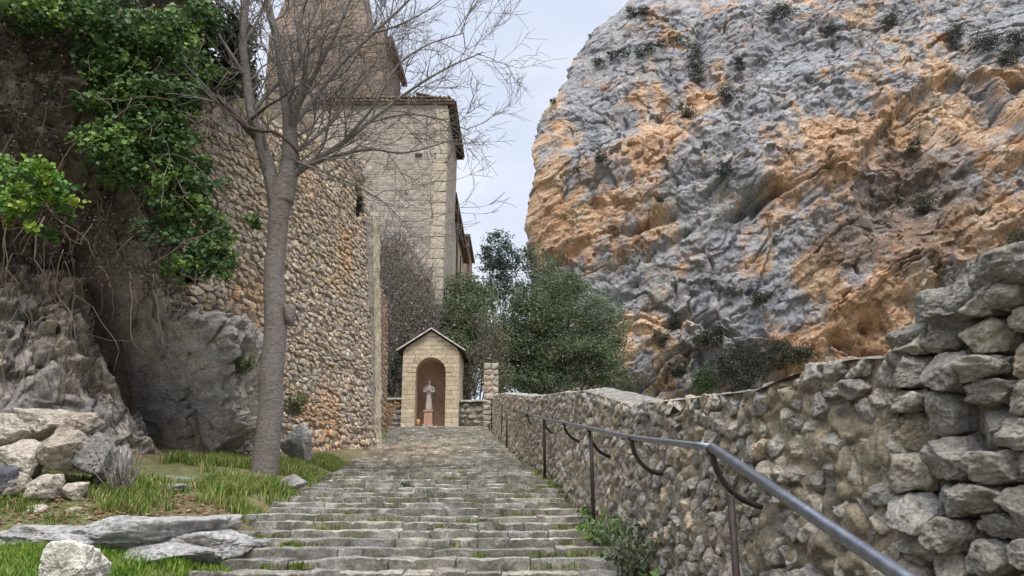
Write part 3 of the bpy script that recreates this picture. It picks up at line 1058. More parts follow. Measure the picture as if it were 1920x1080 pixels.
# low walls either side of the shrine
def low_wall(x0, x1, y, z0, z1, label):
    t = thing('low_wall', ((x0 + x1) / 2, y, z0), label, 'wall')
    a = Acc()
    cells = []
    z = z0
    while z < z1 - .12:
        h = random.uniform(.16, .3)
        x = x0
        while x < x1 - .05:
            wd = random.uniform(.22, .5)
            cells.append((min(x + wd / 2, x1 - .06), z + h / 2, wd / 2, h / 2))
            x += wd
        z += h
    pack(cells, lambda x, z, o: np.stack([np.clip(x, x0, x1), y - o + 0 * x, np.minimum(z, z1 - .07)], -1), a, .006, .05, lambda x, y: 2,
         lambda x, y, r: [lin(138, 134, 128), lin(152, 146, 136), lin(120, 116, 110)][r.integers(3)] * r.uniform(.85, 1.1), .014, int(abs(x0) * 100))
    a.box(x0, x1, y + .01, y + .4, z0 - .2, z1 - .075, lin(120, 110, 98))
    build('wall_body', a, M['rubble'], t)
    a = Acc()
    block(a, ((x0 + x1) / 2, y + .17, z1 - .035), x1 - x0, .54, .08, .08, 9, 0, lin(190, 184, 174), .02, .01)
    build('coping', a, M['step'], t)
zl = zrow(746, SD + .5)
low_wall(float(P(716, 760, SD + .5)[0]) - .4, sx - u_ - .01, SD + .5, sz0 - .2, zl, 'low grey wall with pale coping left of the shrine')
low_wall(sx + u_ + .01, PX0 + .1, SD + .5, sz0 - .2, zrow(750, SD + .5), 'low grey wall with pale coping right of the shrine')

# ------------------------------------------------------------------ church buildings
def tile_row(acc, p0, p1, r, L, col, seed=0):
    """row of half-round tiles whose ends show along p0-p1; each tile runs back by vector L"""
    p0, p1, L = np.array(p0, float), np.array(p1, float), np.array(L, float)
    n = max(2, int(np.linalg.norm(p1 - p0) / (2.1 * r)))
    e = (p1 - p0) / np.linalg.norm(p1 - p0)
    rr = np.random.default_rng(seed)
    for k in range(n):
        c = p0 + (p1 - p0) * (k + .5) / n + np.array((0, 0, rr.uniform(-.02, .02)))
        V = []
        for q in (0, 1):
            for j in range(7):
                t = math.pi * j / 6
                V.append(c + q * L + e * r * math.cos(t) + np.array((0, 0, r * math.sin(t))))
        F = [(j, j + 1, 8 + j, 7 + j) for j in range(6)] + [tuple(range(7))]
        acc.add(V, F, np.array(col) * rr.uniform(.8, 1.15))

CD = 33.0
xr_top = float(P(838, 260, CD)[0])
zt = float(P(800, 197, CD)[2])
church = thing('church', (-6, CD, 4), 'tall pale church building of small stones with an overhanging tile roof', 'church')
a = Acc()
xl_ = -9.5
gridface(a, (xl_, CD, 2), (xr_top - .18, CD, 2), (xl_, CD, zt), (xr_top, CD, zt), 160, 240, .07, 5)
gridface(a, (xr_top - .18, CD, 2), (xr_top - .3, CD + 6.3, 2), (xr_top, CD, zt), (xr_top, CD + 6.3, zt), 30, 60, .03, 6)
gridface(a, (xr_top - .3, CD + 6.3, 2), (xl_, CD + 6.3, 2), (xr_top, CD + 6.3, zt), (xl_, CD + 6.3, zt), 4, 4, 0, 6)
gridface(a, (xl_, CD + 6.3, 2), (xl_, CD, 2), (xl_, CD + 6.3, zt), (xl_, CD, zt), 4, 4, 0, 6)
build('wall', a, M['church'], church)
a = Acc()     # smooth dressed corner
qx = float(P(838, 260, CD)[0] - P(815, 260, CD)[0])
zz0 = 2.0
while zz0 < zt - .4:
    h = random.uniform(.4, .62)
    h = min(h, zt - zz0)
    k = (zz0 + h / 2 - 2) / (zt - 2)
    xr = xr_top - .18 * (1 - k)
    wq = qx * random.uniform(.82, 1.12)
    block(a, (xr - wq / 2 + .04, CD + .25, zz0 + h / 2), wq + .05, .62, h - .012, .2, int(zz0 * 10), 0, lin(182, 170, 152) * random.uniform(.9, 1.06), .03, .02)
    zz0 += h
build('corner_stones', a, M['render'], church)
a = Acc()
ov = .36
a.box(xl_ - .2, xr_top + ov, CD - .14, CD + 6.6, zt + .01, zt + .12, lin(112, 98, 88))
tile_row(a, (xl_ - .2, CD - .2, zt + .13), (xr_top + ov, CD - .2, zt + .13), .1, (0, 2.2, .5), lin(138, 112, 96), 1)
tile_row(a, (xl_ - .2, CD - .16, zt + .32), (xr_top + ov - .2, CD - .16, zt + .32), .1, (0, 2.2, .5), lin(130, 106, 92), 3)
tile_row(a, (xr_top + ov + .06, CD - .1, zt + .13), (xr_top + ov + .06, CD + 6.6, zt + .13), .1, (-2, 0, .5), lin(120, 104, 94), 2)
# hipped roof rising gently to the back left
a.add([(xl_ - .2, CD, zt + .24), (xr_top + ov, CD, zt + .24), (xr_top + ov, CD + 6.6, zt + .24), (xl_ - .2, CD + 6.6, zt + .24), (-6.2, CD + 3.3, zt + .95)],
      [(0, 1, 4), (1, 2, 4), (2, 3, 4), (3, 0, 4)], lin(124, 104, 92))
rf = build('roof', a, M['rooftile'], church, smooth=False)
yy = CD + .1
while yy < CD + 6.4:      # rafters under the side eave
    a = Acc().box(xr_top - .02, xr_top + ov - .04, yy, yy + .12, zt - .12, zt + .008, lin(70, 58, 52))
    build('rafter', a, M['wood'], rf, smooth=False)
    yy += .5
a = Acc()
hx = P(785, 291, CD); hx2 = P(836, 363, CD)
a.box(hx[0] - .16, hx[0] + .16, CD - .06, CD + .02, hx[2] - .07, hx[2] + .07, lin(40, 36, 34))
build('vent_hole', a, M['wood'], church, smooth=False)
a = Acc()
tube(a, [(xr_top + .06, CD + 6.6, 3), (xr_top + .08, CD + 6.6, 16)], .06, 8, (1, 1, 1))
build('downpipe', a, M['iron'], church)

# lower long wing and the far end block
wing = thing('church_wing', (-6, 46, 4), 'lower plastered church wing behind the tall building, with dark eaves', 'church wing')
wz = float(P(845, 372, CD + 6.5)[2])
a = Acc()
wx0, wx1 = float(P(846, 380, 39.5)[0]), float(P(872, 495, 53.0)[0])
gridface(a, (wx0 - .25, 39.35, 2), (wx1 - .25, 53, 2), (wx0 - .1, 39.35, wz), (wx1 - .1, 53, wz), 40, 40, .04, 11, lin(190, 178, 158))
gridface(a, (-10, 39.4, 2), (wx0 - .25, 39.4, 2), (-10, 39.4, wz), (wx0 - .1, 39.4, wz), 4, 4, 0, 6, lin(190, 178, 158))
gridface(a, (wx1 - .25, 53, 2), (-10, 53, 2), (wx1 - .1, 53, wz), (-10, 53, wz), 4, 4, 0, 6, lin(190, 178, 158))
build('wall', a, M['render'], wing)
a = Acc()
ee = .32
V = [(wx0 + ee, 39.3, wz), (wx1 + ee, 53.2, wz), (wx1 + ee, 53.2, wz + .28), (wx0 + ee, 39.3, wz + .28), (wx0 - 3.5, 39.3, wz), (wx1 - 3.5, 53.2, wz), (wx1 - 3.5, 53.2, wz + 1.3), (wx0 - 3.5, 39.3, wz + 1.3)]
a.add(V, [(0, 1, 2, 3), (3, 2, 6, 7), (0, 4, 5, 1), (0, 3, 7, 4), (1, 5, 6, 2)], lin(84, 70, 62))
build('roof', a, M['rooftile'], wing, smooth=False)
a = Acc()
a.box(wx1 - .26, wx1 - .02, 49, 49.12, 5, wz - .6, lin(60, 50, 46))
build('downpipe', a, M['wood'], wing, smooth=False)
endb = thing('end_building', (-4, 60, 5), 'small far building with brown eaves past the church wing', 'building')
a = Acc()
ex0, ex1 = float(P(868, 450, 60)[0]), float(P(876, 450, 60)[0])
ez = float(P(870, 446, 60)[2])
gridface(a, (-8, 60, 3), (ex1, 60, 3), (-8, 60, ez), (ex1, 60, ez), 20, 20, .03, 4, lin(150, 128, 112))
gridface(a, (ex1, 60, 3), (ex1, 68, 3), (ex1, 60, ez), (ex1, 68, ez), 6, 6, .03, 4, lin(150, 128, 112))
build('wall', a, M['render'], endb)
a = Acc()
a.box(-8.2, ex1 + .25, 59.7, 68, ez, ez + .25, lin(96, 80, 70))
a.box(ex1 + .02, ex1 + .22, 59.75, 60, ez - 4, ez, lin(74, 62, 56))
build('roof', a, M['rooftile'], endb, smooth=False)

# bell tower with a stone spire behind the bare tree
TD = 37.0
tower = thing('bell_tower', (-11, TD, 5), 'brown stone bell tower with tapering spire behind the bare tree branches', 'bell tower')
tx0, tx1 = float(P(498, 150, TD)[0]), float(P(722, 150, TD)[0])
tz = float(P(620, 66, TD)[2])
a = Acc()
gridface(a, (tx0, TD, 3), (tx1 + .15, TD, 3), (tx0, TD, tz), (tx1, TD, tz), 120, 160, .09, 15)
gridface(a, (tx1 + .15, TD, 3), (tx1 + .15, TD + 5, 3), (tx1, TD, tz), (tx1, TD + 5, tz), 20, 60, .09, 16)
gridface(a, (tx1, TD + 5, 3), (tx0, TD + 5, 3), (tx1, TD + 5, tz), (tx0, TD + 5, tz), 4, 4, 0, 16)
gridface(a, (tx0, TD + 5, 3), (tx0, TD, 3), (tx0, TD + 5, tz), (tx0, TD, tz), 20, 60, .05, 16)
gridface(a, (tx0, TD, tz), (tx1, TD, tz), (tx0, TD + 5, tz), (tx1, TD + 5, tz), 4, 4, 0, 16)
build('wall', a, M['tower'], tower)
a = Acc()
sl_, sr_ = float(P(506, 66, TD + .3)[0]), float(P(693, 66, TD + .3)[0])
cx_ = (sl_ + sr_) / 2
apex = (cx_ + .2, TD + 2.5, tz + 14)
b00, b10, b11, b01 = (sl_, TD + .2, tz), (sr_, TD + .2, tz), (sr_, TD + 4.8, tz), (sl_, TD + 4.8, tz)
for q0, q1, sd in ((b00, b10, 3), (b10, b11, 4), (b11, b01, 5), (b01, b00, 6)):
    A_, B_ = np.array(q0), np.array(q1)
    T_ = np.array(apex)
    gridface(a, A_, B_, A_ * .02 + T_ * .98, B_ * .02 + T_ * .98, 50, 90, .08, sd + 20)
build('spire', a, M['tower'], tower)
a = Acc()
px_ = float(P(716, 66, TD + .3)[0])
a.box(px_ - .24, px_ + .2, TD + .05, TD + .5, tz, tz + .62)
a.add([(px_ - .24, TD + .05, tz + .62), (px_ + .2, TD + .05, tz + .62), (px_ + .2, TD + .5, tz + .62), (px_ - .24, TD + .5, tz + .62), (px_, TD + .27, tz + 1.25)], [(0, 1, 4), (1, 2, 4), (2, 3, 4), (3, 0, 4)])
build('pinnacle', a, M['tower'], tower, smooth=False)
a = Acc()
V = [(tx1 + .02, TD + .1, tz - .3), (tx1 + .3, TD + .1, tz - .3), (tx1 + .42, TD + 5.2, tz - .3), (tx1 + .1, TD + 5.2, tz - .3)]
V += [(x, y, z + .3) for x, y, z in V]
a.add(V, [(0, 3, 2, 1), (4, 5, 6, 7), (0, 1, 5, 4), (1, 2, 6, 5), (2, 3, 7, 6)], lin(110, 84, 76))
build('cornice', a, M['rooftile'], tower, smooth=False)

# ------------------------------------------------------------------ left rock face
RC = np.array([(-12.5, 4.2), (-8.5, 6.8), (-5.6, 8.6), (-4.2, 10.0), (-3.8, 10.8), (-3.85, 11.8), (-4.6, 13.0)])
RCs = catmull(RC, 24)
RCl = np.concatenate([[0], np.cumsum(np.linalg.norm(np.diff(RCs, axis=0), axis=1))])
RCt = np.gradient(RCs, axis=0)
RCn = np.stack([RCt[:, 1], -RCt[:, 0]], -1)
RCn /= np.linalg.norm(RCn, axis=1)[:, None]
RL = RCl[-1]
def s_of_px(px):
    x, y, f = proj(np.stack([RCs[:, 0], RCs[:, 1], np.full(len(RCs), 2.0)], -1))
    k = 90
    return float(np.interp(px, x[20:96], RCl[20:96]))
SA, SB = s_of_px(150), s_of_px(385)
def rock_eval(s, w_, detail=True):
    s, w_ = np.asarray(s, float), np.asarray(w_, float)
    bx, by = np.interp(s, RCl, RCs[:, 0]), np.interp(s, RCl, RCs[:, 1])
    nx, ny = np.interp(s, RCl, RCn[:, 0]), np.interp(s, RCl, RCn[:, 1])
    line = np.interp(s, [0, SA - 1.5, SA, SB, SB + .4], [3.1, 2.95, 2.75, 0.1, -.4])     # top edge of the sloping slab
    below = sm(.15, -.25, w_ - line)
    slab = .25 - .42 * w_
    rib = .28 - .10 * w_ + .35 * fbm(np.stack([s * 1.3, w_ * .6, 0 * s], -1), 3, 219) - 1.6 * sm(2.3, 3.4, w_) * sm(SA + .4, SB, s)
    over = -.1 + .1 * (w_ - 4)
    hi = np.where(s > SB - .8, 0, 0) + sm(3.2, 4.5, w_)
    top = rib * (1 - hi) + (over - 1.9 * sm(SA + .5, SB + .4, s)) * hi
    cl = np.exp(-((w_ - line - .5) / .62) ** 2)
    e = below * slab + (1 - below) * top - 1.75 * cl * (1 - .5 * below)
    zb = 1.15
    p = np.stack([bx + nx * e, by + ny * e, zb + w_], -1)
    if detail:
        q = p * np.array((1, 1, 1))
        d = .34 * fbm(q * .75, 5, 201, .55) + .10 * (ridged(q * np.array((2.6, 2.6, 1.1)), 4, 203) - .62)
        f1, f2, idv = worley(q * np.array((2.1, 2.1, 1.25)) + .35 * fbm(q * 2, 3, 215)[..., None], 211)
        d = d - .10 * np.clip(.14 - (f2 - f1), 0, .14) / .14 + .10 * (idv - .5)
        d = d + .07 * fbm(q * 4.2, 5, 209, .62) - .10 * np.clip(ridged(np.stack([s * 2.6 + w_ * .9 + .4 * fbm(q * 1.5, 3, 223), w_ * .45, 0 * s], -1), 3, 221) - .8, 0, 1) / .2
        d = d + .03 * (ridged(q * 9, 3, 225) - .65)
        d = d + .24 * facets(q * np.array((1.5, 1.5, 1.1)) + .4 * fbm(q * 2.2, 3, 226)[..., None], 227) + .12 * facets(q * 4.2 + .5 * fbm(q * 5, 3, 228)[..., None], 229)
        p = p + np.stack([nx * d, ny * d, .25 * d], -1)
    return p, (nx, ny), below, cl
sv = np.linspace(1.2, RL, 620)
wv = np.linspace(-.6, 8.4, 560)
SS, WW = np.meshgrid(sv, wv)
pr, _, below, cl = rock_eval(SS, WW)
a = Acc()
i = np.arange(SS.size).reshape(SS.shape)
n1 = fbm(pr.reshape(-1, 3) * 1.1, 4, 231)[:, None]
n2 = fbm(pr.reshape(-1, 3) * .6, 3, 241)[:, None]
cA, cB, cC = lin(202, 190, 174), lin(180, 174, 168), lin(206, 190, 168)
cc = cA[None] * (1 - sm(-.1, .3, n1)) + cB[None] * sm(-.1, .3, n1)
k_ = sm(.0, .35, n2)
cc = cc * (1 - k_) + cC[None] * k_
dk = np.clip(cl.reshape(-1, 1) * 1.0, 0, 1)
cc = cc * (1 - .45 * dk) + lin(84, 74, 62)[None] * .45 * dk  # shade of the cleft painted into the rock colour
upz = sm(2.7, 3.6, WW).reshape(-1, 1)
cc = cc * (1 - .7 * upz) + lin(78, 70, 60)[None] * .7 * upz  # upper rock coloured darker to deepen the shade of the overhang
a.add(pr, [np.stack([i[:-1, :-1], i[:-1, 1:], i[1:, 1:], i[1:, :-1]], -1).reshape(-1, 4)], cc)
rock = build('rock_face', a, M['rock'])
tag(rock, 'overhanging grey limestone rock face draped in ivy at left', kind='structure')

# roots and stems creeping down the slab
a = Acc()
rr = np.random.default_rng(77)
for k in range(80):
    s = rr.uniform(SA - 1.6, SB + .2) if k < 62 else rr.uniform(2.5, SA)
    ln = float(np.interp(s, [0, SA, SB], [3.0, 2.75, .2]))
    w0 = ln + rr.uniform(.1, .7)
    w1 = max(-.1, ln - rr.uniform(.6, 2.4))
    m = 16
    t = np.linspace(0, 1, m)
    ss = s + np.cumsum(rr.normal(0, .055, m)) + t * rr.uniform(-.1, .35)
    ww = w0 + (w1 - w0) * t
    pts, (nx, ny), _, _ = rock_eval(ss, ww)
    off = .004 + .05 * (1 - t) * rr.uniform(.0, 1)
    pts = pts + np.stack([nx * off, ny * off, 0 * off], -1)
    tube(a, pts, np.linspace(rr.uniform(.006, .016), .003, m), 5)
for k in range(60):     # hanging roots in the dark hollow
    s = rr.uniform(SA - 2.2, SB + .3)
    pt, (nx, ny), _, _ = rock_eval(np.array([s]), np.array([rr.uniform(3.4, 4.4)]))
    p = pt[0] + np.array((nx[0], ny[0], 0)) * .05
    pts = [p]
    for q in range(9):
        p = p + np.array((rr.normal(0, .06), rr.normal(0, .06), -rr.uniform(.08, .2)))
        pts.append(p)
    tube(a, pts, np.linspace(.011, .004, 10), 5)
tag(build('creeping_roots', a, M['root']), 'tangle of brown roots creeping down the sloping rock under the ivy', 'roots')

# ------------------------------------------------------------------ leaves
def rand_rot(r, n):
    q = r.normal(size=(n, 4))
    q /= np.linalg.norm(q, axis=1)[:, None]
    w_, x, y, z = q.T
    ex = np.stack([1 - 2 * (y * y + z * z), 2 * (x * y + z * w_), 2 * (x * z - y * w_)], -1)
    ey = np.stack([2 * (x * y - z * w_), 1 - 2 * (x * x + z * z), 2 * (y * z + x * w_)], -1)
    return ex, ey

def leaves(acc, C, size, r, cols, bias=None, aspect=.62, fold=.18, var=.25):
    """one small folded leaf (two faces) at every point of C"""
    n = len(C)
    ex, ey = rand_rot(r, n)
    if bias is not None:
        nz = np.cross(ex, ey)
        nz = nz + np.array(bias)
        nz /= np.linalg.norm(nz, axis=1)[:, None]
        ex = ex - nz * (ex * nz).sum(1)[:, None]
        ex /= np.linalg.norm(ex, axis=1)[:, None] + 1e-9
        ey = np.cross(nz, ex)
    nz = np.cross(ex, ey)
    s = (size * r.uniform(.45, 1.35, n))[:, None]
    b = C - ex * s * .5
    tip = C + ex * s * .5
    l = C - ey * s * aspect * .5 + nz * s * fold - ex * s * .05
    rgt = C + ey * s * aspect * .5 + nz * s * fold - ex * s * .05
    V = np.stack([b, rgt, tip, l], 1).reshape(-1, 3)
    k = np.arange(n)[:, None] * 4
    F = np.concatenate([k + np.array([[0, 1, 2]]), k + np.array([[0, 2, 3]])])
    cols = np.asarray(cols)
    cc = cols[r.integers(len(cols), size=n)] * r.uniform(1 - var, 1 + var, (n, 1)) if cols.ndim == 2 and len(cols) != n else cols * r.uniform(1 - var, 1 + var, (n, 1))
    acc.add(V, [F], np.repeat(cc, 4, 0))

def clumped(r, c, rad, nsub, nper, sub=.22, shell=.55):
    """points in clumps spread through an ellipsoid"""
    c, rad = np.array(c, float), np.array(rad, float)
    d = r.normal(size=(nsub, 3))
    d /= np.linalg.norm(d, axis=1)[:, None]
    rr_ = r.uniform(shell, 1, nsub) ** .8
    sc = c + d * rr_[:, None] * rad
    P_ = sc[:, None, :] + r.normal(size=(nsub, nper, 3)) * (rad.mean() * sub) * r.uniform(.6, 1.3, (nsub, 1, 1)) * np.array((1, 1, .75))
    return P_.reshape(-1, 3), np.repeat(r.uniform(0, 1, nsub), nper)

GREEN = [lin(58, 84, 44), lin(70, 98, 50), lin(48, 74, 40), lin(86, 112, 56)]
DGREEN = [lin(44, 62, 40), lin(56, 74, 46), lin(38, 54, 36)]

_rx, _rr, _rf = proj(pr.reshape(-1, 3))
def rock_depth(px, row):
    m = (_rx - px) ** 2 + (_rr - row) ** 2 < 400
    return float(pr.reshape(-1, 3)[m][:, 1].min()) if m.any() else 99.
# --- ivy hanging on the rock
def ivy(name, blobs, dens, size, cols, label, seed, stems=12):
    r = np.random.default_rng(seed)
    t = thing(name, P(blobs[0][0], blobs[0][1], blobs[0][4]), label, 'ivy', 'ivy plants on the left rock')
    a, st = Acc(), Acc()
    for (px, row, rx, ry, d) in blobs:
        d = min(d, rock_depth(px, row) - .12) if d < 10 else d
        k = d / FPX
        c = P(px, row, d)
        rad = np.array((rx * k, .32, ry * k))
        area = rad[0] * rad[2]
        ns = max(5, int(area * 260 * dens))
        Q, tone = clumped(r, c, rad, ns, 26, .17, .25)
        col = np.array(cols)[(tone * len(cols)).astype(int) % len(cols)]
        leaves(a, Q, size, r, col, (.15, -.55, .75), .85, .12)
        for q in range(max(2, int(stems * area))):
            p = c + r.uniform(-1, 1, 3) * rad * np.array((.9, .3, .9)) + np.array((0, .15, .1))
            pts = [p]
            for z_ in range(8):
                p = p + np.array((r.normal(.0, .09), r.normal(-.01, .05), r.normal(-.06, .09)))
                pts.append(p)
            tube(st, pts, np.linspace(.010, .004, 9), 4)
    build('leaves', a, M['ivyleaf'], t)
    build('stem', st, M['root'], t)
    return t
IV = [lin(78, 106, 54), lin(94, 122, 62), lin(62, 88, 50), lin(116, 142, 72), lin(80, 106, 70)]
IVB = [lin(110, 142, 52), lin(130, 158, 58), lin(88, 124, 50), lin(72, 108, 48), lin(150, 166, 70)]
ivy('ivy', [(150, 30, 130, 60, 8.3), (60, 20, 80, 40, 8.2), (290, 60, 80, 60, 8.6), (350, 150, 50, 60, 8.8), (370, 40, 55, 60, 9.5), (385, 115, 40, 50, 9.5), (30, 25, 60, 40, 8), (330, 90, 60, 50, 8.8), (180, 200, 50, 40, 8.5), (215, 90, 85, 60, 8.5), (250, 165, 90, 55, 8.6), (200, 120, 60, 50, 8.5), (300, 210, 75, 55, 8.8), (260, 250, 100, 40, 8.7)],
    1.0, .066, IV, 'dark green ivy hanging down the upper left rock overhang', 11)
ivy('ivy', [(300, 270, 95, 50, 8.8), (340, 215, 50, 40, 8.9), (190, 275, 90, 45, 8.4), (260, 330, 70, 30, 8.6), (330, 330, 75, 45, 8.9), (380, 340, 40, 50, 9.0), (230, 290, 70, 50, 8.6), (355, 400, 60, 45, 9.0), (375, 460, 55, 45, 9.1), (400, 500, 50, 25, 9.2), (420, 470, 36, 30, 9.3), (405, 425, 40, 40, 9.2), (300, 440, 50, 35, 8.9), (345, 505, 45, 25, 9.0), (300, 380, 40, 30, 8.8)],
    1.0, .066, IV, 'green ivy mass trailing lowest, down towards the bare tree trunk', 12)
ivy('ivy', [(50, 330, 75, 45, 7.6), (90, 375, 60, 35, 7.7), (20, 385, 50, 45, 7.5), (70, 430, 28, 20, 7.7)],
    1.1, .062, IVB, 'bright yellow green ivy clump at the far left of the rock', 13)
ivy('ivy', [(470, 410, 16, 14, 10.2)], 1.6, .08, IV, 'tiny sprig of ivy alone on the retaining wall beside the trunk', 14)

# dry vines in the hollow behind the ivy
a = Acc()
rr = np.random.default_rng(91)
for k in range(40):
    qx, qy = rr.uniform(0, 330), rr.uniform(40, 560)
    p = P(qx, qy, min(rr.uniform(8.2, 9.0), rock_depth(qx, qy) - .03))
    v = np.array((rr.normal(.2, .5), rr.normal(0, .15), rr.normal(-.6, .5)))
    v /= np.linalg.norm(v)
    pts = [p]
    for q in range(rr.integers(8, 16)):
        v = v + rr.normal(0, .28, 3) * np.array((1, .4, 1)) + np.array((0, 0, -.05))
        v /= np.linalg.norm(v)
        p = p + v * .12
        pts.append(p)
    tube(a, pts, np.linspace(rr.uniform(.004, .010), .003, len(pts)), 4)
tag(build('dry_vine', a, M['root']), 'thin dry vine stems tangled in the shade of the rock overhang', 'vine')

# evergreen bushes on top of the retaining wall
def bush(name, blobs, size, cols, label, cat, seed, dens=1.0, group=None, trunk=True, nper=30, bias=(0, -.2, .6), mat='leaf', bare=0, sub=.2, shell=.4, yr=.8, twig='twig', base=None):
    r = np.random.default_rng(seed)
    c0 = np.mean([b[0] for b in blobs], 0) if base is None else np.array(base)
    zmin = min(b[0][2] - b[1][2] for b in blobs)
    t = thing(name, (c0[0], c0[1], zmin if base is None else base[2]), label, cat, group)
    a, st = Acc(), Acc()
    for (c, rad) in blobs:
        c, rad = np.array(c, float), np.array(rad, float)
        vol = (rad[0] * rad[2] + rad[0] * rad[1] + rad[1] * rad[2]) / (size * size)
        Q, tone = clumped(r, c, rad, max(6, int(vol * .4 * dens)), nper, sub, shell)
        col = np.array(cols)[(tone * len(cols)).astype(int) % len(cols)]
        leaves(a, Q, size, r, col, bias)
        if trunk:
            b0 = np.array((c0[0], c0[1], t.location.z))
            m = catmull([b0, b0 * .5 + c * .5 + r.normal(0, .1, 3) * rad, c], 5)
            tube(st, m, np.linspace(max(.03, rad.mean() * .05), max(.01, rad.mean() * .015), len(m)), 6)
            for q in range(9 + bare):
                d = r.normal(size=3); d /= np.linalg.norm(d)
                e = c + d * rad * r.uniform(.7, 1.1)
                s_ = m[r.integers(len(m) // 2, len(m))]
                tube(st, catmull([s_, (s_ + e) / 2 + r.normal(0, .08, 3) * rad, e], 4), np.linspace(max(.012, rad.mean() * .013), max(.004, rad.mean() * .004), 9), 4)
    build('foliage', a, M[mat], t)
    if trunk: build('trunk', st, M[twig], t)
    return t
def blob(px, row, rx, ry, d, depth=None):
    k = d / FPX
    return (P(px, row, d), (rx * k, depth if depth else (rx + ry) / 2 * k, ry * k))
bush('dry_shrub', [(P(px, row, min(8.2, rock_depth(px, row) - .1)), (rx * 8 / FPX, .25, ry * 8 / FPX)) for px, row, rx, ry in ((60, 120, 60, 60), (110, 180, 50, 70), (40, 220, 55, 50), (120, 90, 40, 50), (20, 60, 40, 40), (150, 420, 80, 40), (250, 450, 70, 45), (200, 500, 60, 40), (90, 470, 60, 30), (290, 520, 50, 45), (330, 560, 40, 40), (70, 270, 60, 30))], .045,
     [lin(64, 54, 44), lin(52, 46, 38), lin(84, 66, 50), lin(60, 66, 44), lin(48, 44, 38)], 'dry brown brush and dead stems in the shade under the ivy', 'brush', 22, .34, nper=16, trunk=False, sub=.3)
bush('evergreen_shrub', [blob(370, 40, 75, 55, 11.2), blob(420, 90, 55, 55, 11.4), blob(330, 110, 50, 60, 11.2), blob(400, 135, 50, 28, 11.4), blob(455, 60, 22, 70, 12.5), blob(430, 130, 50, 35, 11.0), blob(380, 160, 45, 25, 10.9), blob(470, 150, 25, 30, 11.8), blob(350, 60, 60, 60, 10.8), blob(415, 160, 45, 26, 10.6), blob(455, 165, 35, 26, 11.6), blob(420, 40, 50, 60, 10.6), blob(440, 100, 35, 50, 10.7)], .09,
     [lin(52, 64, 44), lin(64, 76, 52), lin(44, 54, 40), lin(76, 84, 60)], 'dark evergreen shrub growing on top of the tall retaining wall', 'shrub', 21, 1.1)

# ------------------------------------------------------------------ boulders on the left bank
def rockthing(name, px, row, d, size, seed, col, mat, label, planes=20, k=6, rough=.085, rot=0):
    a = Acc()
    c = P(px, row, d)
    boulder(a, c, size, k, seed, planes, rough, col, sharp=22)
    o = build(name, a, M[mat])
    return tag(o, label, 'rock')
pl, pl2, gy = lin(208, 196, 178), lin(190, 176, 158), lin(160, 156, 150)
PILE = [
 (20, 812, 7.6, (.26, .30, .20), pl, 'pale boulder at the very left, upper row of the rock pile'),
 (88, 790, 7.75, (.30, .30, .19), pl, 'pale boulder forming the peak of the rock pile'),
 (150, 795, 7.7, (.22, .25, .17), pl2, 'tan boulder right of the peak of the rock pile'),
 (40, 862, 7.3, (.30, .30, .20), pl, 'broad pale boulder low at the left of the rock pile'),
 (118, 848, 7.25, (.25, .25, .20), pl2, 'cracked boulder in the middle of the rock pile'),
 (180, 858, 7.4, (.20, .26, .25), gy, 'grey boulder at the right end of the rock pile'),
 (212, 880, 7.6, (.15, .22, .27), gy, 'grey upright stone leaning on the right end of the pile'),
 (80, 917, 7.0, (.17, .18, .13), pl, 'pale stone at the foot of the rock pile'),
 (138, 922, 7.0, (.11, .12, .10), pl, 'smaller pale stone next to another at the foot of the pile'),
 (25, 905, 6.95, (.14, .16, .11), pl2, 'tan stone at the left foot of the rock pile'),
 (70, 955, 6.7, (.10, .10, .05), pl, 'small pale stone among the dead leaves'),
 (140, 958, 6.75, (.07, .08, .04), pl, 'smallest pale stone among the dead leaves'),
]
for j, (px, row, d, sz, c_, lab) in enumerate(PILE):
    rockthing('boulder', px, row, d, sz, 230 + j, c_, 'pale' if c_ is not gy else 'rock', lab, k=5 if sz[0] > .15 else 4)
rockthing('boulder', 8, 900, 6.9, (.16, .16, .15), 37, lin(104, 106, 112), 'rock', 'dark bluish stone half hidden at the left foot of the rock pile', k=4)
rockthing('boulder', 132, 1074, 4.75, (.165, .16, .185), 47, lin(236, 228, 214), 'white', 'whitish boulder standing in the grass at the bottom left', planes=9, rough=.11)
rockthing('boulder', 300, 935, 7.9, (.36, .35, .15), 39, gy, 'rock', 'low flat grey rock half sunk in the grass near the steps')
rockthing('boulder', 335, 912, 8.4, (.22, .2, .12), 40, gy, 'rock', 'small grey rock just behind the low flat one in the grass', k=4)
rockthing('boulder', 548, 905, 9.0, (.20, .16, .10), 41, lin(152, 148, 142), 'step', 'pale stone lying where grass meets the steps', k=4)
rockthing('boulder', 560, 830, 11.2, (.26, .3, .28), 42, lin(176, 172, 166), 'rock', 'grey rock behind the foot of the bare tree')
0 and rockthing('boulder', 395, 640, 10.6, (.30, .5, .62), 43, lin(140, 136, 132), 'rock', 'grey rock rib beside the dark hollow left of the tree')
0 and rockthing('boulder', 435, 745, 10.6, (.36, .5, .50), 44, lin(126, 120, 114), 'rock', 'dark grey rock low behind the left side of the trunk')
rockthing('flat_stone', 832, 943, 8.35, (.22, .12, .035), 45, lin(150, 142, 134), 'step', 'loose flat stone lying on the steps', k=4)
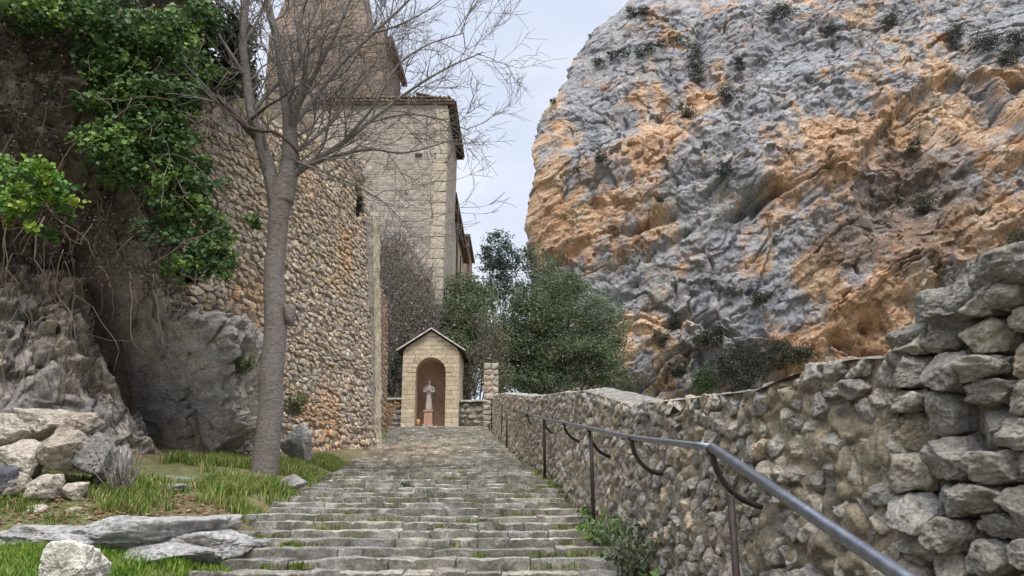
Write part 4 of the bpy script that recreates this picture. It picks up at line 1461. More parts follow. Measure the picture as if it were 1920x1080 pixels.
# long outcrop running to the steps
a = Acc()
for (px, row, d, sz, sd) in ((270, 1012, 6.0, (.62, .40, .17), 51), (120, 1012, 6.15, (.52, .4, .14), 52), (385, 1018, 5.95, (.40, .34, .15), 53), (205, 1005, 6.2, (.40, .36, .16), 54), (45, 1022, 6.1, (.36, .3, .11), 55), (330, 1040, 5.7, (.34, .24, .10), 56)):
    boulder(a, P(px, row, d), sz, 5, sd, 12, .09, lin(194, 191, 186), sharp=16)
tag(build('rock_outcrop', a, M['rock']), 'long low grey rock outcrop running from the left to the steps', 'rock')

# ------------------------------------------------------------------ bare tree
tr = np.random.default_rng(5)
T0 = P(497, 885, 9.4)
tree = thing('bare_tree', T0, 'tall leafless grey tree rising from the grass left of the steps', 'tree')
def PL(lst, d0=9.5):
    return np.array([P(q[0], q[1], d0 + (q[2] if len(q) > 2 else 0)) for q in lst])
trunk = Acc()
def limb(acc, lst, r0, r1, n=10, sides=10, d0=9.5):
    p = catmull(PL(lst, d0), n)
    t = np.linspace(0, 1, len(p))
    r = r0 + (r1 - r0) * t ** .8
    tube(acc, p, r, sides)
    return p, r
tp = catmull(PL([(493, 905), (497, 880), (504, 800), (511, 700), (518, 600), (514, 520), (519, 440), (528, 380), (532, 335)]), 10)
tr_r = np.interp(np.linspace(0, 1, len(tp)), [0, .06, .2, .45, .58, .7, .85, 1], [.255, .178, .162, .146, .138, .126, .14, .158])
N_ = 22
Vt = tube(Acc(), tp, tr_r, N_)
Vt = Vt + (fbm(Vt * 2.2, 3, 61) * .018)[:, None] * 1.0
idx = np.arange(len(tp) * N_).reshape(len(tp), N_)
nx_ = np.roll(idx, -1, 1)
trunk.add(Vt, [np.stack([idx[:-1], nx_[:-1], nx_[1:], idx[1:]], -1).reshape(-1, 4)])
boulder(trunk, P(541, 592, 9.45), (.085, .09, .15), 3, 3, 6, .02, (1, 1, 1), sharp=5)
limbs = []
limbs.append(limb(trunk, [(520, 380), (508, 330), (497, 295), (486, 255), (472, 212), (463, 150), (455, 80), (462, 0, .1), (470, -90, .2)], .115, .04))
limbs.append(limb(trunk, [(530, 380), (541, 320), (544, 270), (542, 215), (532, 150), (522, 85), (508, 30), (494, -30)], .15, .035))
limbs.append(limb(trunk, [(543, 250), (560, 190, -.2), (572, 130, -.3), (560, 60, -.4), (585, -40, -.4)], .06, .02))
limbs.append(limb(trunk, [(548, 330), (590, 300), (640, 270, .1), (700, 222, .2), (760, 176, .3), (830, 132, .3), (905, 98, .4)], .055, .008))
limbs.append(limb(trunk, [(560, 320), (610, 298, -.2), (690, 280, -.3), (760, 286, -.4), (850, 262, -.5)], .042, .007))
limbs.append(limb(trunk, [(543, 240), (585, 190, .3), (640, 120, .5), (700, 62, .6), (762, 5, .7), (810, -50, .8)], .05, .012))
limbs.append(limb(trunk, [(545, 225), (600, 120, -.4), (640, 40, -.5), (675, -50, -.6)], .045, .014))
limbs.append(limb(trunk, [(472, 212), (500, 178, .2), (560, 120, .4), (610, 60, .5), (640, -20, .6)], .04, .012))
limbs.append(limb(trunk, [(463, 150), (432, 100, -.2), (402, 50, -.2), (380, -20, -.3)], .035, .012))
limbs.append(limb(trunk, [(455, 85), (482, 40, .2), (506, -10, .3)], .03, .015))
limbs.append(limb(trunk, [(640, 270, .1), (700, 200, 0), (745, 125, -.1), (800, 85, -.1), (870, 62, -.2)], .028, .007))
limbs.append(limb(trunk, [(690, 230, .2), (760, 215, .2), (820, 222, .1), (880, 245, .1)], .02, .006))
limbs.append(limb(trunk, [(548, 300), (600, 320, -.3), (660, 345, -.4), (720, 380, -.5), (770, 430, -.5)], .022, .005))
limbs.append(limb(trunk, [(700, 62, .6), (740, 50, .5), (800, 20, .4), (850, -20, .4)], .02, .006))
limbs.append(limb(trunk, [(548, 290), (620, 230, .6), (680, 150, .9), (720, 80, 1.1), (742, -20, 1.2)], .032, .01))
build('trunk', trunk, M['bark'], tree)
dk = Acc()
limbs.append(limb(dk, [(486, 262), (462, 238, -.1), (438, 212, -.15), (405, 182, -.2), (372, 172, -.2), (346, 168, -.2), (337, 130, -.1), (330, 90)], .055, .022))
limbs.append(limb(dk, [(462, 238, -.1), (490, 246, -.25), (515, 248, -.25), (545, 270, -.2), (560, 290, -.1)], .028, .018))
limbs.append(limb(dk, [(470, 225, -.1), (500, 200, -.3), (525, 185, -.3), (560, 160, -.3)], .026, .012))
build('dark_branch', dk, M['darkbark'], tree)
tw = Acc()
def sub(p, v, L, r, lev):
    n = max(4, int(L / .1))
    pts, vs = [p], []
    for k in range(n):
        v = v + tr.normal(0, .13, 3) + np.array((0, 0, .035))
        v = v / np.linalg.norm(v)
        p = p + v * (L / n)
        pts.append(p); vs.append(v)
    tube(tw, pts, np.linspace(r, max(r * .45, .0024), n + 1), 4 if lev < 2 else 3, caps=False)
    if lev < 3:
        m = {1: 6, 2: 4}[lev]
        for k in range(m):
            i = tr.integers(max(1, n // 5), n)
            ax = tr.normal(size=3); ax -= vs[i] * ax.dot(vs[i]); ax /= np.linalg.norm(ax)
            d = vs[i] * tr.uniform(.6, .9) + ax * tr.uniform(.4, .8)
            sub(pts[i + 1], d / np.linalg.norm(d), L * tr.uniform(.4, .68), max(r * .55, .0036), lev + 1)
for li_, (p, r) in enumerate(limbs):
    seg = np.linalg.norm(np.diff(p, axis=0), axis=1)
    cum = np.concatenate([[0], np.cumsum(seg)])
    s = .35 if li_ not in (15, 16) else .3
    while s < cum[-1]:
        i = min(int(np.searchsorted(cum, s)), len(p) - 2)
        t = p[i + 1] - p[i]; t /= np.linalg.norm(t)
        ax = tr.normal(size=3); ax -= t * ax.dot(t); ax /= np.linalg.norm(ax)
        d = t * tr.uniform(.5, .9) + ax * tr.uniform(.5, .9) + np.array((.12, 0, .1))
        sub(p[i], d / np.linalg.norm(d), tr.uniform(.5, 1.15), max(.007, min(.016, r[i] * .4)), 1)
        s += tr.uniform(.16, .34)
build('twigs', tw, M['twig'], tree)

# ------------------------------------------------------------------ trees and bushes beyond the wall
OAK = [lin(82, 94, 66), lin(72, 84, 60), lin(94, 104, 72), lin(62, 72, 56), lin(86, 96, 76)]
def gnd(x, y): return float(terrain(np.array(x), np.array(y)))
b = P(1040, 750, 38.)
bush('oak_tree', [blob(1000, 600, 60, 50, 37.5), blob(960, 620, 40, 45, 37.5), blob(945, 650, 36, 50, 37), blob(965, 722, 40, 32, 36), blob(1030, 725, 60, 30, 36.5), blob(965, 690, 40, 45, 37), blob(1070, 590, 75, 60, 38), blob(1130, 620, 50, 65, 38.5), blob(1060, 660, 95, 45, 37.5), blob(985, 665, 45, 45, 37), blob(1110, 690, 70, 45, 37.5), blob(1010, 700, 55, 40, 37), blob(1050, 540, 60, 30, 38.5), blob(985, 560, 40, 35, 38)],
     .125, [c * 1.45 for c in OAK], 'broad dark green evergreen tree behind the parapet wall', 'tree', 41, .9, nper=34, bare=4, sub=.15, twig='darkbark', base=(b[0], 38., gnd(b[0], 38.)))
b = P(1020, 500, 44.)
bush('oak_tree', [blob(1015, 505, 42, 42, 44), blob(1050, 530, 40, 30, 44), blob(1000, 470, 26, 24, 44), blob(1030, 560, 60, 45, 44)],
     .16, [lin(92, 104, 76), lin(82, 94, 70), lin(104, 114, 84)], 'olive green tree rising behind the broad dark tree, before the cliff', 'tree', 42, .55, nper=30, bare=6, sub=.18, base=(b[0], 44., gnd(b[0], 44.)))
b = P(940, 500, 46.)
bush('thin_tree', [blob(935, 455, 30, 22, 46), blob(950, 490, 38, 28, 46), blob(925, 500, 28, 30, 46), blob(945, 540, 36, 32, 46), blob(915, 475, 18, 18, 46)],
     .17, [lin(84, 96, 86), lin(92, 104, 92), lin(72, 84, 76)], 'thin sparse grey green tree against the sky', 'tree', 43, 1.3, nper=20, bare=16, sub=.2, twig='darkbark', base=(b[0], 46., gnd(b[0], 46.)))
b = P(870, 600, 33.)
bush('shrubby_tree', [blob(850, 660, 40, 45, 32.5), blob(905, 560, 30, 36, 35), blob(890, 655, 40, 40, 33), blob(870, 545, 36, 38, 34), blob(850, 590, 34, 40, 33), blob(890, 600, 36, 45, 33.5), blob(865, 640, 40, 36, 33)],
     .13, [lin(104, 116, 82), lin(94, 106, 76), lin(116, 124, 90), lin(88, 96, 72)], 'soft green shrubby tree against the corner of the church', 'tree', 44, 1.9, nper=24, bare=20, sub=.22, base=(b[0], 33., gnd(b[0], 33.)))
b = P(895, 700, 31.5)
bush('bare_bush', [blob(890, 690, 40, 50, 31.5), blob(925, 665, 30, 45, 32), blob(910, 620, 34, 40, 32.5), blob(930, 710, 30, 35, 31.5), blob(870, 720, 25, 30, 31)],
     .10, [lin(112, 104, 82), lin(98, 92, 74), lin(88, 92, 66)], 'brownish half bare bush right of the shrine', 'bush', 45, .8, nper=18, bare=60, sub=.24, base=(b[0], 31.5, gnd(b[0], 31.5)))
b = P(1150, 735, 40.)
bush('oak_tree', [blob(1150, 705, 45, 38, 41), blob(1178, 720, 25, 30, 41)], .15, [lin(84, 86, 66), lin(74, 78, 60), lin(96, 96, 74)], 'dull green bush at the right foot of the broad dark tree', 'bush', 46, .5, nper=24, bare=12, base=(b[0], 41., gnd(b[0], 41.)))
bush('dark_bush', [blob(733, 715, 16, 34, 31.5), blob(750, 690, 20, 30, 32)], .12, DGREEN, 'dark bush in the gap left of the shrine', 'bush', 47, .6, nper=24, bare=8)

# dry creeper over the church foot
r = np.random.default_rng(66)
t = thing('dry_creeper', P(760, 700, 32.6), 'dry grey leafless creeper domed over the foot of the church wall', 'creeper')
lf, st = Acc(), Acc()
xs = np.array([690, 720, 760, 790, 810, 822, 828]); top = np.array([425, 432, 460, 492, 530, 580, 700])
n = 9000
px = r.uniform(690, 828, n); tp_ = np.interp(px, xs, top) + r.normal(0, 5, n)
row = tp_ + (735 - tp_) * r.uniform(0, 1, n)
dd = 32.7 - .35 * r.uniform(0, 1, n) - .6 * np.clip((row - tp_) / 300, 0, 1)
Q = np.array([P(a_, b_, c_) for a_, b_, c_ in zip(px, row, dd)])
leaves(lf, Q, .12, r, [lin(150, 140, 128), lin(134, 124, 112), lin(164, 154, 142), lin(112, 106, 90)], None, .5)
for k in range(420):
    p0 = r.uniform(695, 825)
    rt = float(np.interp(p0, xs, top))
    p = P(p0, rt + (740 - rt) * r.uniform(0, 1), 32.3)
    v = np.array((r.normal(0, .4), 0, 1.0))
    pts = [p]
    for q in range(7):
        v = v + np.array((r.normal(0, .4), r.normal(0, .1), r.normal(0, .2)))
        v /= np.linalg.norm(v)
        p = p + v * .22
        pts.append(p)
    tube(st, pts, np.linspace(.022, .008, 8), 4, caps=False)
build('dead_leaves', lf, M['leaf'], t)
build('stems', st, M['twig'], t)

# ------------------------------------------------------------------ the great cliff
def lean(z): return .16 * (z - 10) + .55 * np.clip(z - 44, 0, None)
CY = 92.0
sil = [(1000, 760), (996, 470), (988, 385), (1003, 335), (1008, 270), (1005, 228), (1042, 182), (1068, 130), (1100, 72), (1135, 36), (1172, 0), (1230, -60), (1330, -150), (1520, -300), (1800, -480)]
sX, sZ = [], []
for px, row in sil:
    d = CY + 6
    for _ in range(12):
        p = P(px, row, d)
        d = .5 * d + .5 * (CY + 5 + float(lean(p[2])))
    sX.append(p[0]); sZ.append(p[2])
sX, sZ = np.array(sX), np.array(sZ)
o_ = np.argsort(sZ)
sX, sZ = sX[o_], sZ[o_]
print('cliff top z', sZ.max())
qv = np.concatenate([np.linspace(-60, -8, 30), np.linspace(-7.8, 80, 800), np.linspace(81, 150, 60)])
zv = np.concatenate([np.linspace(-25, 4, 14), np.linspace(4.4, 88, 790), np.linspace(88.5, 130, 50)])
Q_, Z_ = np.meshgrid(qv, zv)
xs = np.interp(Z_, sZ, sX)
X = xs + np.where(Q_ > 0, Q_, -.12 * Q_)
Y = CY + np.where(Q_ > 0, 6 * np.exp(-Q_ / 3.0), 6 - Q_) + lean(Z_) - .0016 * np.clip(Q_, 0, 95) ** 2
al, be = X * .87 + Z_ * .5, -X * .5 + Z_ * .87
pA = np.stack([al / 22, be / 9, Y * 0 + .3], -1)
wp = fbm(np.stack([X / 12, Z_ / 12, 0 * X], -1), 4, 401)
disp = 3.4 * fbm(pA, 5, 403, .55) + 1.7 * (ridged(np.stack([al / 16 + wp, be / 5 + wp * .8, 0 * X + 2], -1), 4, 407) - .62)
saw = (be / 7.5 + wp * 1.1) % 1.0
disp += 1.2 * (saw - .5) * sm(-.2, .3, fbm(np.stack([X / 16, Z_ / 16, 0 * X + 5], -1), 3, 411))
saw2 = (al / 9 - wp * 1.3 + .35 * fbm(np.stack([X / 5, Z_ / 5, 0 * X], -1), 3, 412)) % 1.0
disp += .6 * (saw2 - .5) * sm(-.1, .3, fbm(np.stack([X / 14, Z_ / 14, 0 * X + 9], -1), 3, 413))
f1, f2, idv = worley(np.stack([al / 7.5 + wp, be / 4.0, 0 * X], -1) + .5 * fbm(np.stack([X / 2, Z_ / 2, 0 * X], -1), 3, 415)[..., None], 417)
disp += .45 * (idv - .5) - .25 * np.clip(.12 - (f2 - f1), 0, .12) / .12
disp += .3 * fbm(np.stack([X / 3, Z_ / 3, 0 * X], -1), 6, 419, .62) + .3 * (ridged(np.stack([al / 6 + wp, be / 2.6, 0 * X], -1), 5, 420, .6) - .6) - 1.0 * sm(.90, .985, ridged(np.stack([al / 26 + wp * .5, be / 6 + wp, 0 * X], -1), 2, 424, .35)) - .8 * sm(.90, .985, ridged(np.stack([X / 6 + wp, Z_ / 22, 0 * X], -1), 2, 426, .35)) - .45 * sm(.88, .98, ridged(np.stack([al / 9 + wp, be / 2.4 + wp, 0 * X], -1), 3, 428, .4))
ppx, prow, _ = proj(np.stack([X, Y, Z_], -1))
def gb(x, y, rx, ry, ang=0):
    c, s = math.cos(R(ang)), math.sin(R(ang))
    dx, dy = ppx - x, prow - y
    a_, b_ = (dx * c - dy * s) / rx, (dx * s + dy * c) / ry
    return np.exp(-(a_ * a_ + b_ * b_))
# relief: overhung vault at upper right, shelf cracks, pockets
arch = sm(-12, 10, prow - (150 + .0045 * (ppx - 1790) ** 2)) * sm(1600, 1660, ppx) * sm(520, 330, prow)
disp -= 2.6 * arch
for (x0_, y0_, x1_, y1_, dep) in ((1010, 500, 1210, 425, 1.0), (1180, 440, 1265, 400, 1.6), (1380, 395, 1455, 350, 2.4), (1215, 485, 1330, 400, 1.0), (1690, 190, 1760, 240, 1.0), (1530, 30, 1570, 70, 1.4), (1310, 60, 1320, 150, 1.2), (1085, 110, 1210, 60, .9), (1560, 640, 1650, 668, 2.2)):
    t_ = np.clip(((ppx - x0_) * (x1_ - x0_) + (prow - y0_) * (y1_ - y0_)) / ((x1_ - x0_) ** 2 + (y1_ - y0_) ** 2), 0, 1)
    dd_ = np.hypot(ppx - x0_ - t_ * (x1_ - x0_), prow - y0_ - t_ * (y1_ - y0_)) + 6 * wp
    disp -= dep * np.exp(-(dd_ / 9) ** 2)
disp -= 3 * gb(1625, 605, 14, 10) + 1.6 * gb(1700, 260, 28, 20) + 1.5 * gb(1730, 380, 90, 110)
disp += 2.5 * gb(1390, 60, 60, 60) + 2.2 * gb(1430, 330, 40, 30)
wq = np.stack([X, Z_, 0 * X], -1)
disp += .8 * facets(np.stack([al / 10, be / 7, 0 * X], -1) + .5 * fbm(wq / 6, 4, 451)[..., None], 453)
disp += .4 * facets(np.stack([al / 4, be / 2.6, 0 * X], -1) + .5 * fbm(wq / 2.5, 4, 455)[..., None], 457)
disp += .15 * facets(np.stack([al / 1.6, be / 1.1, 0 * X], -1) + .5 * fbm(wq, 3, 459)[..., None], 461)
edge = np.exp(-np.clip(Q_, 0, None) / 6.0)
hx_ = .8 * fbm(np.stack([Z_ / 3.5, Z_ * 0 + 3, Q_ / 6], -1), 4, 421) + .5 * fbm(np.stack([Z_ / .9, Z_ * 0 + 7, Q_ / 2], -1), 3, 423)
Pc = np.stack([X - .12 * disp + hx_ * edge, Y - disp * (1 - .6 * edge), Z_ + .25 * disp], -1)
tone = 1.0 * fbm(np.stack([X / 1.8, Z_ / 2.4, 0 * X], -1), 5, 433, .7) + 1.5 * fbm(np.stack([al / 8, be / 4, 0 * X + 4], -1), 6, 431, .65) + .28 * (saw - .5) + .5 * disp / 5
G = .55 * gb(1150, 70, 130, 90) + .8 * gb(1340, 280, 60, 190, -28) + .7 * gb(1560, 130, 130, 80) + .6 * gb(1820, 50, 170, 90) + .8 * gb(1420, 320, 45, 60) + .75 * gb(1180, 520, 120, 60, 20) + .7 * gb(1400, 560, 150, 90) + .5 * gb(1420, 80, 110, 80) + .5 * gb(1500, 420, 110, 60, 25) + .5 * gb(1080, 170, 60, 110, 30) + .3 * gb(1650, 520, 60, 60)
O = .75 * gb(1050, 410, 80, 70) + .6 * gb(1030, 300, 45, 90) + .7 * gb(1260, 420, 100, 50, 25) + .7 * gb(1230, 250, 60, 80) + .9 * gb(1640, 230, 130, 80, 25) + .95 * gb(1850, 230, 120, 80) + .7 * gb(1540, 300, 90, 60, 25) + .95 * gb(1650, 590, 80, 60) + .6 * gb(1500, 520, 60, 60) + .6 * gb(1880, 440, 70, 60) + .6 * gb(1200, 680, 60, 40) + .4 * gb(1420, 455, 60, 40) + .35 * gb(1330, 180, 40, 50)
tone = tone + .8 * fbm(np.stack([X / 1.7 + wp, Z_ / 13, 0 * X], -1), 4, 435, .6)
k_ = sm(-.45, .6, O - G + tone * .85 + .03)[..., None]
pale = sm(-.05, .35, fbm(np.stack([X / 3, Z_ / 6, 0 * X + 8], -1), 5, 441, .6))[..., None]
n3 = fbm(np.stack([X / 2.2, Z_ / 2.2, 0 * X + 1], -1), 4, 443)[..., None]
grey = lin(148, 148, 151)[None, None] * (1 + .25 * n3)
oran = lin(190, 153, 120)[None, None] * (1 + .3 * n3)
oran = oran * (1 - .5 * pale) + lin(210, 186, 156)[None, None] * .5 * pale
grey = grey * (1 - .4 * pale) + lin(164, 158, 150)[None, None] * .4 * pale
cc = grey * (1 - k_) + oran * k_
br = (.95 * gb(1740, 340, 130, 110) + .6 * gb(1620, 480, 90, 70) + .5 * gb(1690, 440, 120, 80))
brk = sm(.2, .7, br + .5 * fbm(np.stack([X / 3, Z_ / 3, 0 * X + 6], -1), 4, 447))[..., None]
cc = cc * (1 - .75 * brk) + (lin(112, 92, 76)[None, None] * (1 + .5 * n3)) * .75 * brk
i = np.arange(X.size).reshape(X.shape)
a = Acc()
a.add(Pc, [np.stack([i[:-1, :-1], i[:-1, 1:], i[1:, 1:], i[1:, :-1]], -1).reshape(-1, 4)], cc.reshape(-1, 3))
cliff = build('cliff', a, M['cliff'], origin=(0, CY, 0))
tag(cliff, 'great orange and grey limestone cliff across the valley', kind='structure')

# shrubs clinging to it
cpx, crow, cf = proj(Pc)
def cliff_pt(px, row):
    d = (cpx - px) ** 2 + (crow - row) ** 2
    m = d < max(30, d.min() * 1.5)
    j = np.argmin(np.where(m, cf, 1e9))
    return Pc.reshape(-1, 3)[j]
CS = [lin(56, 62, 46), lin(46, 52, 40), lin(66, 70, 54), lin(42, 48, 38)]
shr = [
 (1355, 177, 15, 14, 'round dark shrub alone on pale rock high on the cliff, right of the gully'),
 (1350, 322, 18, 14, 'dark shrub on the grey diagonal band in the middle of the cliff'),
 (1285, 212, 18, 18, 'shrub on a ledge left of the round lone shrub on the cliff'),
 (1386, 118, 9, 16, 'narrow upright shrub in a crack near the cliff top'),
 (1833, 87, 30, 18, 'largest rounded shrub at the upper right of the cliff'),
 (1898, 74, 22, 16, 'dark shrub at the right edge, beside the largest rounded one'),
 (1780, 72, 18, 16, 'shrub just left of the largest rounded one high on the cliff'),
 (1885, 112, 24, 16, 'shrub under the dark one at the upper right of the cliff'),
 (1460, 28, 26, 14, 'wide low shrub near the top edge of the photo on the cliff'),
 (1550, 58, 14, 10, 'small shrub in a notch of the upper cliff'),
 (1125, 292, 12, 14, 'small shrub on orange rock near the left edge of the cliff'),
 (1230, 85, 45, 10, 'long strip of shrubs along a slanting upper ledge'),
 (1145, 105, 35, 9, 'strip of shrubs on the lower left end of the upper ledge'),
 (1305, 120, 14, 36, 'tall dark shrubs filling a vertical gully of the cliff'),
 (1703, 275, 18, 14, 'shrub at the dark cave mouth on the right of the cliff'),
 (1725, 385, 22, 30, 'dark shrub in the brown weathered hollow of the cliff'),
 (1033, 190, 8, 7, 'tiny shrub on the left skyline of the cliff'),
 (1100, 68, 6, 6, 'tiniest shrub on the upper left skyline of the cliff'),
 (1900, 455, 26, 26, 'dark green shrub above the boulder wall at the right edge'),
 (1420, 560, 22, 14, 'shrub on grey rock in the lower middle of the cliff'),
 (1330, 630, 28, 20, 'shrub on the lower cliff slope above the bush cluster'),
 (1238, 640, 16, 14, 'small shrub on the lower slope right of the broad tree'),
 (1268, 605, 12, 16, 'small upright shrub on the lower slope, higher than its neighbour'),
 (1262, 690, 20, 16, 'low shrub at the cliff foot right of the broad tree'),
 (1380, 690, 52, 38, 'widest bush at the foot of the cliff above the parapet'),
 (1450, 668, 34, 28, 'bush right of the widest one at the foot of the cliff'),
 (1312, 715, 28, 26, 'bright green bush left of the widest one at the cliff foot'),
 (1500, 672, 24, 20, 'rightmost bush of the cluster at the cliff foot'),
 (1080, 320, 7, 7, 'tiny shrub on the orange left face of the cliff'),
 (1190, 20, 22, 10, 'shrub on the upper left slope of the cliff near the photo top'),
 (1235, 372, 10, 8, 'small shrub on the grey band below the middle of the cliff'),
 (1660, 40, 16, 12, 'small shrub on grey rock at the top, between two larger groups'),
]
for j, (px, row, rx, ry, lab) in enumerate(shr):
    p = cliff_pt(px, row)
    k = (p[1] * CP + (p[2] - EYE) * SP) / FPX
    c = p + np.array((0, -.75 * rx * k, 0))
    n = max(1, int(rx / max(ry, 1)))
    bl = []
    if n >= 2:
        for q in range(n):
            ff = (q + .5) / n * 2 - 1
            pq = cliff_pt(px + ff * rx, row - ff * rx * (.35 if 'ledge' in lab else .05))
            bl.append((pq + np.array((0, -.8, 0)), (rx / n * 1.25 * k, ry * .8 * k, ry * k)))
    elif ry > 1.6 * rx:
        for q in (-.6, 0, .6):
            pq = cliff_pt(px + q * 4, row + q * ry)
            bl.append((pq + np.array((0, -.8, 0)), (rx * k, rx * .8 * k, ry * .45 * k)))
    else:
        bl.append((c, (rx * k, rx * k * .9, ry * k)))
    cols = [lin(70, 92, 54), lin(60, 82, 50)] if 'bright' in lab else CS
    bush('cliff_shrub', bl, .22, cols, lab, 'shrub', 500 + j, 1.2, 'shrubs on the cliff', trunk=False, nper=22, shell=.3, sub=.24)

# ------------------------------------------------------------------ handrail
hr = thing('handrail', (.8, 4, .8), 'steel handrail on iron posts and curved brackets along the parapet wall', 'handrail')
rail_px = [(1990, 1285, 1.25), (1690, 1080, 1.95), (1510, 958, 2.55), (1335, 839, 3.45)]
rail2_px = [(1335, 839, 3.45), (1185, 820, 4.9), (1105, 803, 6.4), (1060, 793, 7.9), (1020, 785, 10.2), (990, 775, 13.2), (965, 766, 17), (942, 757, 21.5), (922, 748, 26)]
a = Acc()
tube(a, PL(rail_px, 0), .0215, 14)
build('rail', a, M['steel'], hr)
a = Acc()
tube(a, catmull(PL(rail2_px, 0), 6), .017, 12)
build('rail', a, M['steel'], hr)
def bracket(px, row, d, ex, ey, ed, r=.014):
    p0, p2 = P(px, row, d), P(ex, ey, ed)
    a = Acc()
    th = np.linspace(.12, math.pi / 2, 16)[:, None]
    hv = (p2 - p0) * np.array((1, 1, 0))
    vv = (p2 - p0) * np.array((0, 0, 1))
    pts = np.concatenate([[p0], p0 + hv * (1 - np.cos(th)) ** 1.0 + vv * np.sin(th)])
    e = pts[-1] - pts[-2]
    pts = np.concatenate([pts, [pts[-1] + e / np.linalg.norm(e) * .14]])
    tube(a, pts, r, 10)
    boulder(a, p0 + np.array((0, 0, -.004)), (.024, .024, .016), 2, 3, 5, .0, (1, 1, 1), sharp=8)
    build('bracket', a, M['iron'], hr)
    return pts
bp_ = bracket(1335, 843, 3.45, 1450, 952, 3.55)
bracket(1184, 822, 4.9, 1242, 888, 5.0)
bracket(1105, 806, 6.4, 1152, 857, 6.6)
bracket(1058, 795, 7.9, 1098, 830, 8.2)
bracket(1020, 787, 10.2, 1046, 815, 10.5)
bracket(989, 777, 13.2, 1016, 805, 13.3)
bracket(964, 768, 17, 984, 788, 17.2)
for (px, row, d, bot) in ((1370, 928, 3.46, None), (1108, 815, 6.4, None), (1020, 786, 10.2, None), (965, 767, 17, None), (950, 772, 18.2, None), (941, 760, 20.5, None), (922, 750, 25.5, None)):
    p = P(px, row, d)
    a = Acc()
    zb = float(g(d)) - .1
    tube(a, [p, (p[0] + .004, p[1], zb)], .0165 if d < 8 else .02, 10)
    build('post', a, M['iron'], hr)
for (px, row, d, px2) in ((966, 790, 17, 984), (966, 832, 17, 990)):
    a = Acc()
    tube(a, [P(px, row, d), P(px2, row, d)], .018, 8)
    build('cross_bar', a, M['iron'], hr)

# ------------------------------------------------------------------ grass and weeds
GR = np.array([lin(112, 138, 58), lin(96, 124, 52), lin(126, 148, 66), lin(150, 148, 92), lin(88, 112, 50), lin(164, 150, 104)])
def grass(name, pts, h, r, label, cols=GR, wid=.006):
    n = len(pts)
    a = Acc()
    ang = r.uniform(0, 2 * math.pi, n)
    d = np.stack([np.cos(ang), np.sin(ang), 0 * ang], -1)
    s = np.stack([-d[:, 1], d[:, 0], 0 * ang], -1) * wid
    hh = (h * r.uniform(.45, 1.25, n))[:, None]
    ln = (r.uniform(.15, .75, n))[:, None]
    up = np.array((0, 0, 1.0))
    p1 = pts + up * hh * .55 + d * hh * ln * .3
    p2 = pts + up * hh * (1 - .25 * ln) + d * hh * ln
    V = np.stack([pts - s, pts + s, p1 + s * .8, p1 - s * .8, p2], 1).reshape(-1, 3)
    k = np.arange(n)[:, None] * 5
    c = cols[r.integers(len(cols), size=n)] * r.uniform(.75, 1.2, (n, 1))
    a.add(V, [k + np.array([[0, 1, 2, 3]]), k + np.array([[3, 2, 4]])], np.repeat(c, 5, 0))
    return tag(build(name, a, M['grass'], origin=(0, 0, 0)), label, kind='stuff')
def scatter(r, n, x0, x1, y0, y1, ok, dens=None):
    x, y = r.uniform(x0, x1, n), r.uniform(y0, y1, n)
    m = ok(x, y)
    if dens is not None: m &= r.uniform(0, 1, n) < dens(x, y)
    x, y = x[m], y[m]
    return np.stack([x, y, terrain(x, y) - .01], -1)
r = np.random.default_rng(404)
clump = lambda sc, th, sd: (lambda x, y: sm(th, th + .25, fbm(np.stack([x * sc, y * sc, 0 * x], -1), 3, sd)))
pt = scatter(r, 90000, -5.2, -1.7, 6.7, 13, lambda x, y: (x < XL(y) - .02) & (x > np.interp(y, [6.7, 8, 10, 11, 13], [-3.6, -4.1, -4.2, -3.9, -3.6])), clump(1.6, .02, 61))
grass('grass', pt, .145, r, 'green grass on the bank between the rock face and the steps')
pt = scatter(r, 80000, -4.6, -1.4, 3.7, 5.75, lambda x, y: (x < XL(y) + .1), clump(1.7, -.5, 62))
grass('grass', pt, .10, r, 'short bright grass in front of the grey rock outcrop', GR[:5] * np.array((1.0, 1.08, .8)))
pt = scatter(r, 9000, -5.6, -3.2, 6.3, 8, lambda x, y: x > -6, clump(1.3, .05, 65))
grass('grass', pt, .10, r, 'thin tufts of grass among the dead leaves by the boulders', GR * .9)
pt = scatter(r, 40000, .0, 1.2, 4.0, 13.5, lambda x, y: (x > XR(y) - .03) & (x < XW(y) + .02), clump(.8, -.15, 63))
grass('grass', pt, .13, r, 'grass and weeds along the foot of the parapet wall')
# weeds in the joints of the steps
pts = []
zz_, kk = .42, 0
while True:
    y0 = ginv(zz_)
    if y0 > 20: break
    ri = float(np.interp(y0, [2, 6, 10, 14, 20, 28], [.05, .040, .041, .054, .066, .076]))
    for q in range(r.integers(2, 6)):
        cx = r.uniform(float(XL(y0)) + .1, float(XR(y0)))
        m = r.integers(15, 90)
        pts.append(np.stack([cx + r.normal(0, r.uniform(.03, .16), m), y0 - .015 + r.normal(0, .02, m), np.full(m, zz_ - ri - .0)], -1))
    zz_ += ri
pts = np.concatenate(pts)
grass('grass', pts, .055, r, 'tiny weeds growing in the joints of the steps', GR * .85, .005)
pt = scatter(r, 2500, -4.9, -3.4, 20, 27.5, lambda x, y: (x < XL(y) + .2))
grass('grass', pt, .22, r, 'grass by the path edge below the shrine', GR, .012)

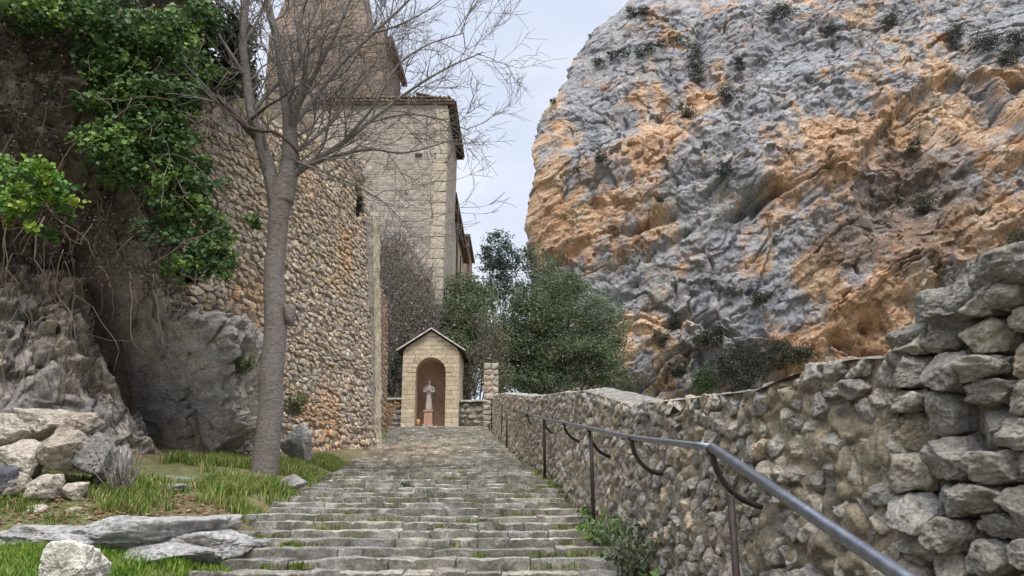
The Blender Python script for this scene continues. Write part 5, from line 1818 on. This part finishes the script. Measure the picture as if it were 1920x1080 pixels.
def leafy(name, c, rad, n, size, cols, label, seed, stems=10, h=.3):
    r = np.random.default_rng(seed)
    c = np.array(c, float)
    t = thing(name, c, label, 'plant')
    a, st = Acc(), Acc()
    for k in range(stems):
        e = c + np.array((r.normal(0, rad), r.normal(0, rad), h * r.uniform(.5, 1.1)))
        m = catmull([c + np.array((r.normal(0, rad * .4), r.normal(0, rad * .4), 0)), (c + e) / 2 + r.normal(0, rad * .2, 3), e], 5)
        tube(st, m, np.linspace(.006, .003, len(m)), 4)
        i = r.integers(len(m) // 3, len(m), n // stems)
        leaves(a, m[i] + r.normal(0, size * .7, (len(i), 3)), size, r, cols, (0, -.2, .6))
    build('leaves', a, M['leaf'], t)
    build('stems', st, M['twig'], t)
def onpath(px, row, d):
    p = P(px, row, d); p[2] = gnd(p[0], p[1]) + .0
    return p
leafy('weed_plant', onpath(1155, 1000, 6.1), .12, 420, .06, [lin(96, 130, 52), lin(112, 146, 60), lin(84, 116, 48)], 'bright green leafy weed beside the tall rail post', 71, 14, .28)
leafy('weed_plant', onpath(1190, 1060, 5.2), .16, 700, .045, [lin(86, 100, 70), lin(98, 110, 82), lin(74, 88, 60)], 'grey green bushy weed against the foot of the parapet wall', 72, 30, .42)
leafy('weed_plant', onpath(1125, 960, 7.2), .12, 300, .05, [lin(92, 116, 54), lin(78, 100, 48)], 'small green weed behind the tall rail post', 73, 12, .22)
leafy('weed_plant', onpath(1240, 1075, 4.9), .14, 400, .05, [lin(96, 118, 56), lin(84, 108, 50)], 'low green weed at the bottom, by the wall foot', 74, 16, .2)
leafy('weed_plant', P(762, 922, 9.0), .035, 120, .03, [lin(70, 92, 44), lin(60, 80, 40)], 'small dark green weed on a step, in the middle of the stairway', 75, 8, .12)
leafy('dry_plant', np.array((float(P(722, 800, 25.5)[0]) - .1, 25.5, gnd(-4.4, 25.5))), .25, 700, .10, [lin(176, 130, 70), lin(160, 116, 62), lin(150, 120, 74)], 'orange brown dry plant left of the shrine', 76, 26, .9)
leafy('weed_plant', P(550, 780, 10.7), .12, 400, .05, [lin(110, 112, 66), lin(96, 100, 58)], 'yellowish weed on the rock right behind the tree trunk', 77, 16, .3)
leafy('weed_plant', P(455, 700, 10.4), .12, 350, .05, [lin(92, 108, 60), lin(80, 96, 52)], 'green weed on the rock left of the tree trunk', 78, 14, .25)
leafy('dry_plant', onpath(225, 935, 7.2), .12, 60, .03, [lin(150, 132, 96), lin(140, 118, 84)], 'straw coloured dry stalks beside the boulder pile', 79, 34, .45)
# dead leaves by the boulders
a = Acc()
pt = scatter(r, 1500, -5.2, -2.6, 6.2, 7.6, lambda x, y: x > -6)
leaves(a, pt + np.array((0, 0, .02)), .055, r, [lin(146, 112, 84), lin(126, 98, 76), lin(164, 136, 108)], (0, 0, 2.5))
tag(build('leaf_litter', a, M['leaf'], origin=(0, 0, 0)), 'brown dead leaves on the ground by the boulders', kind='stuff')
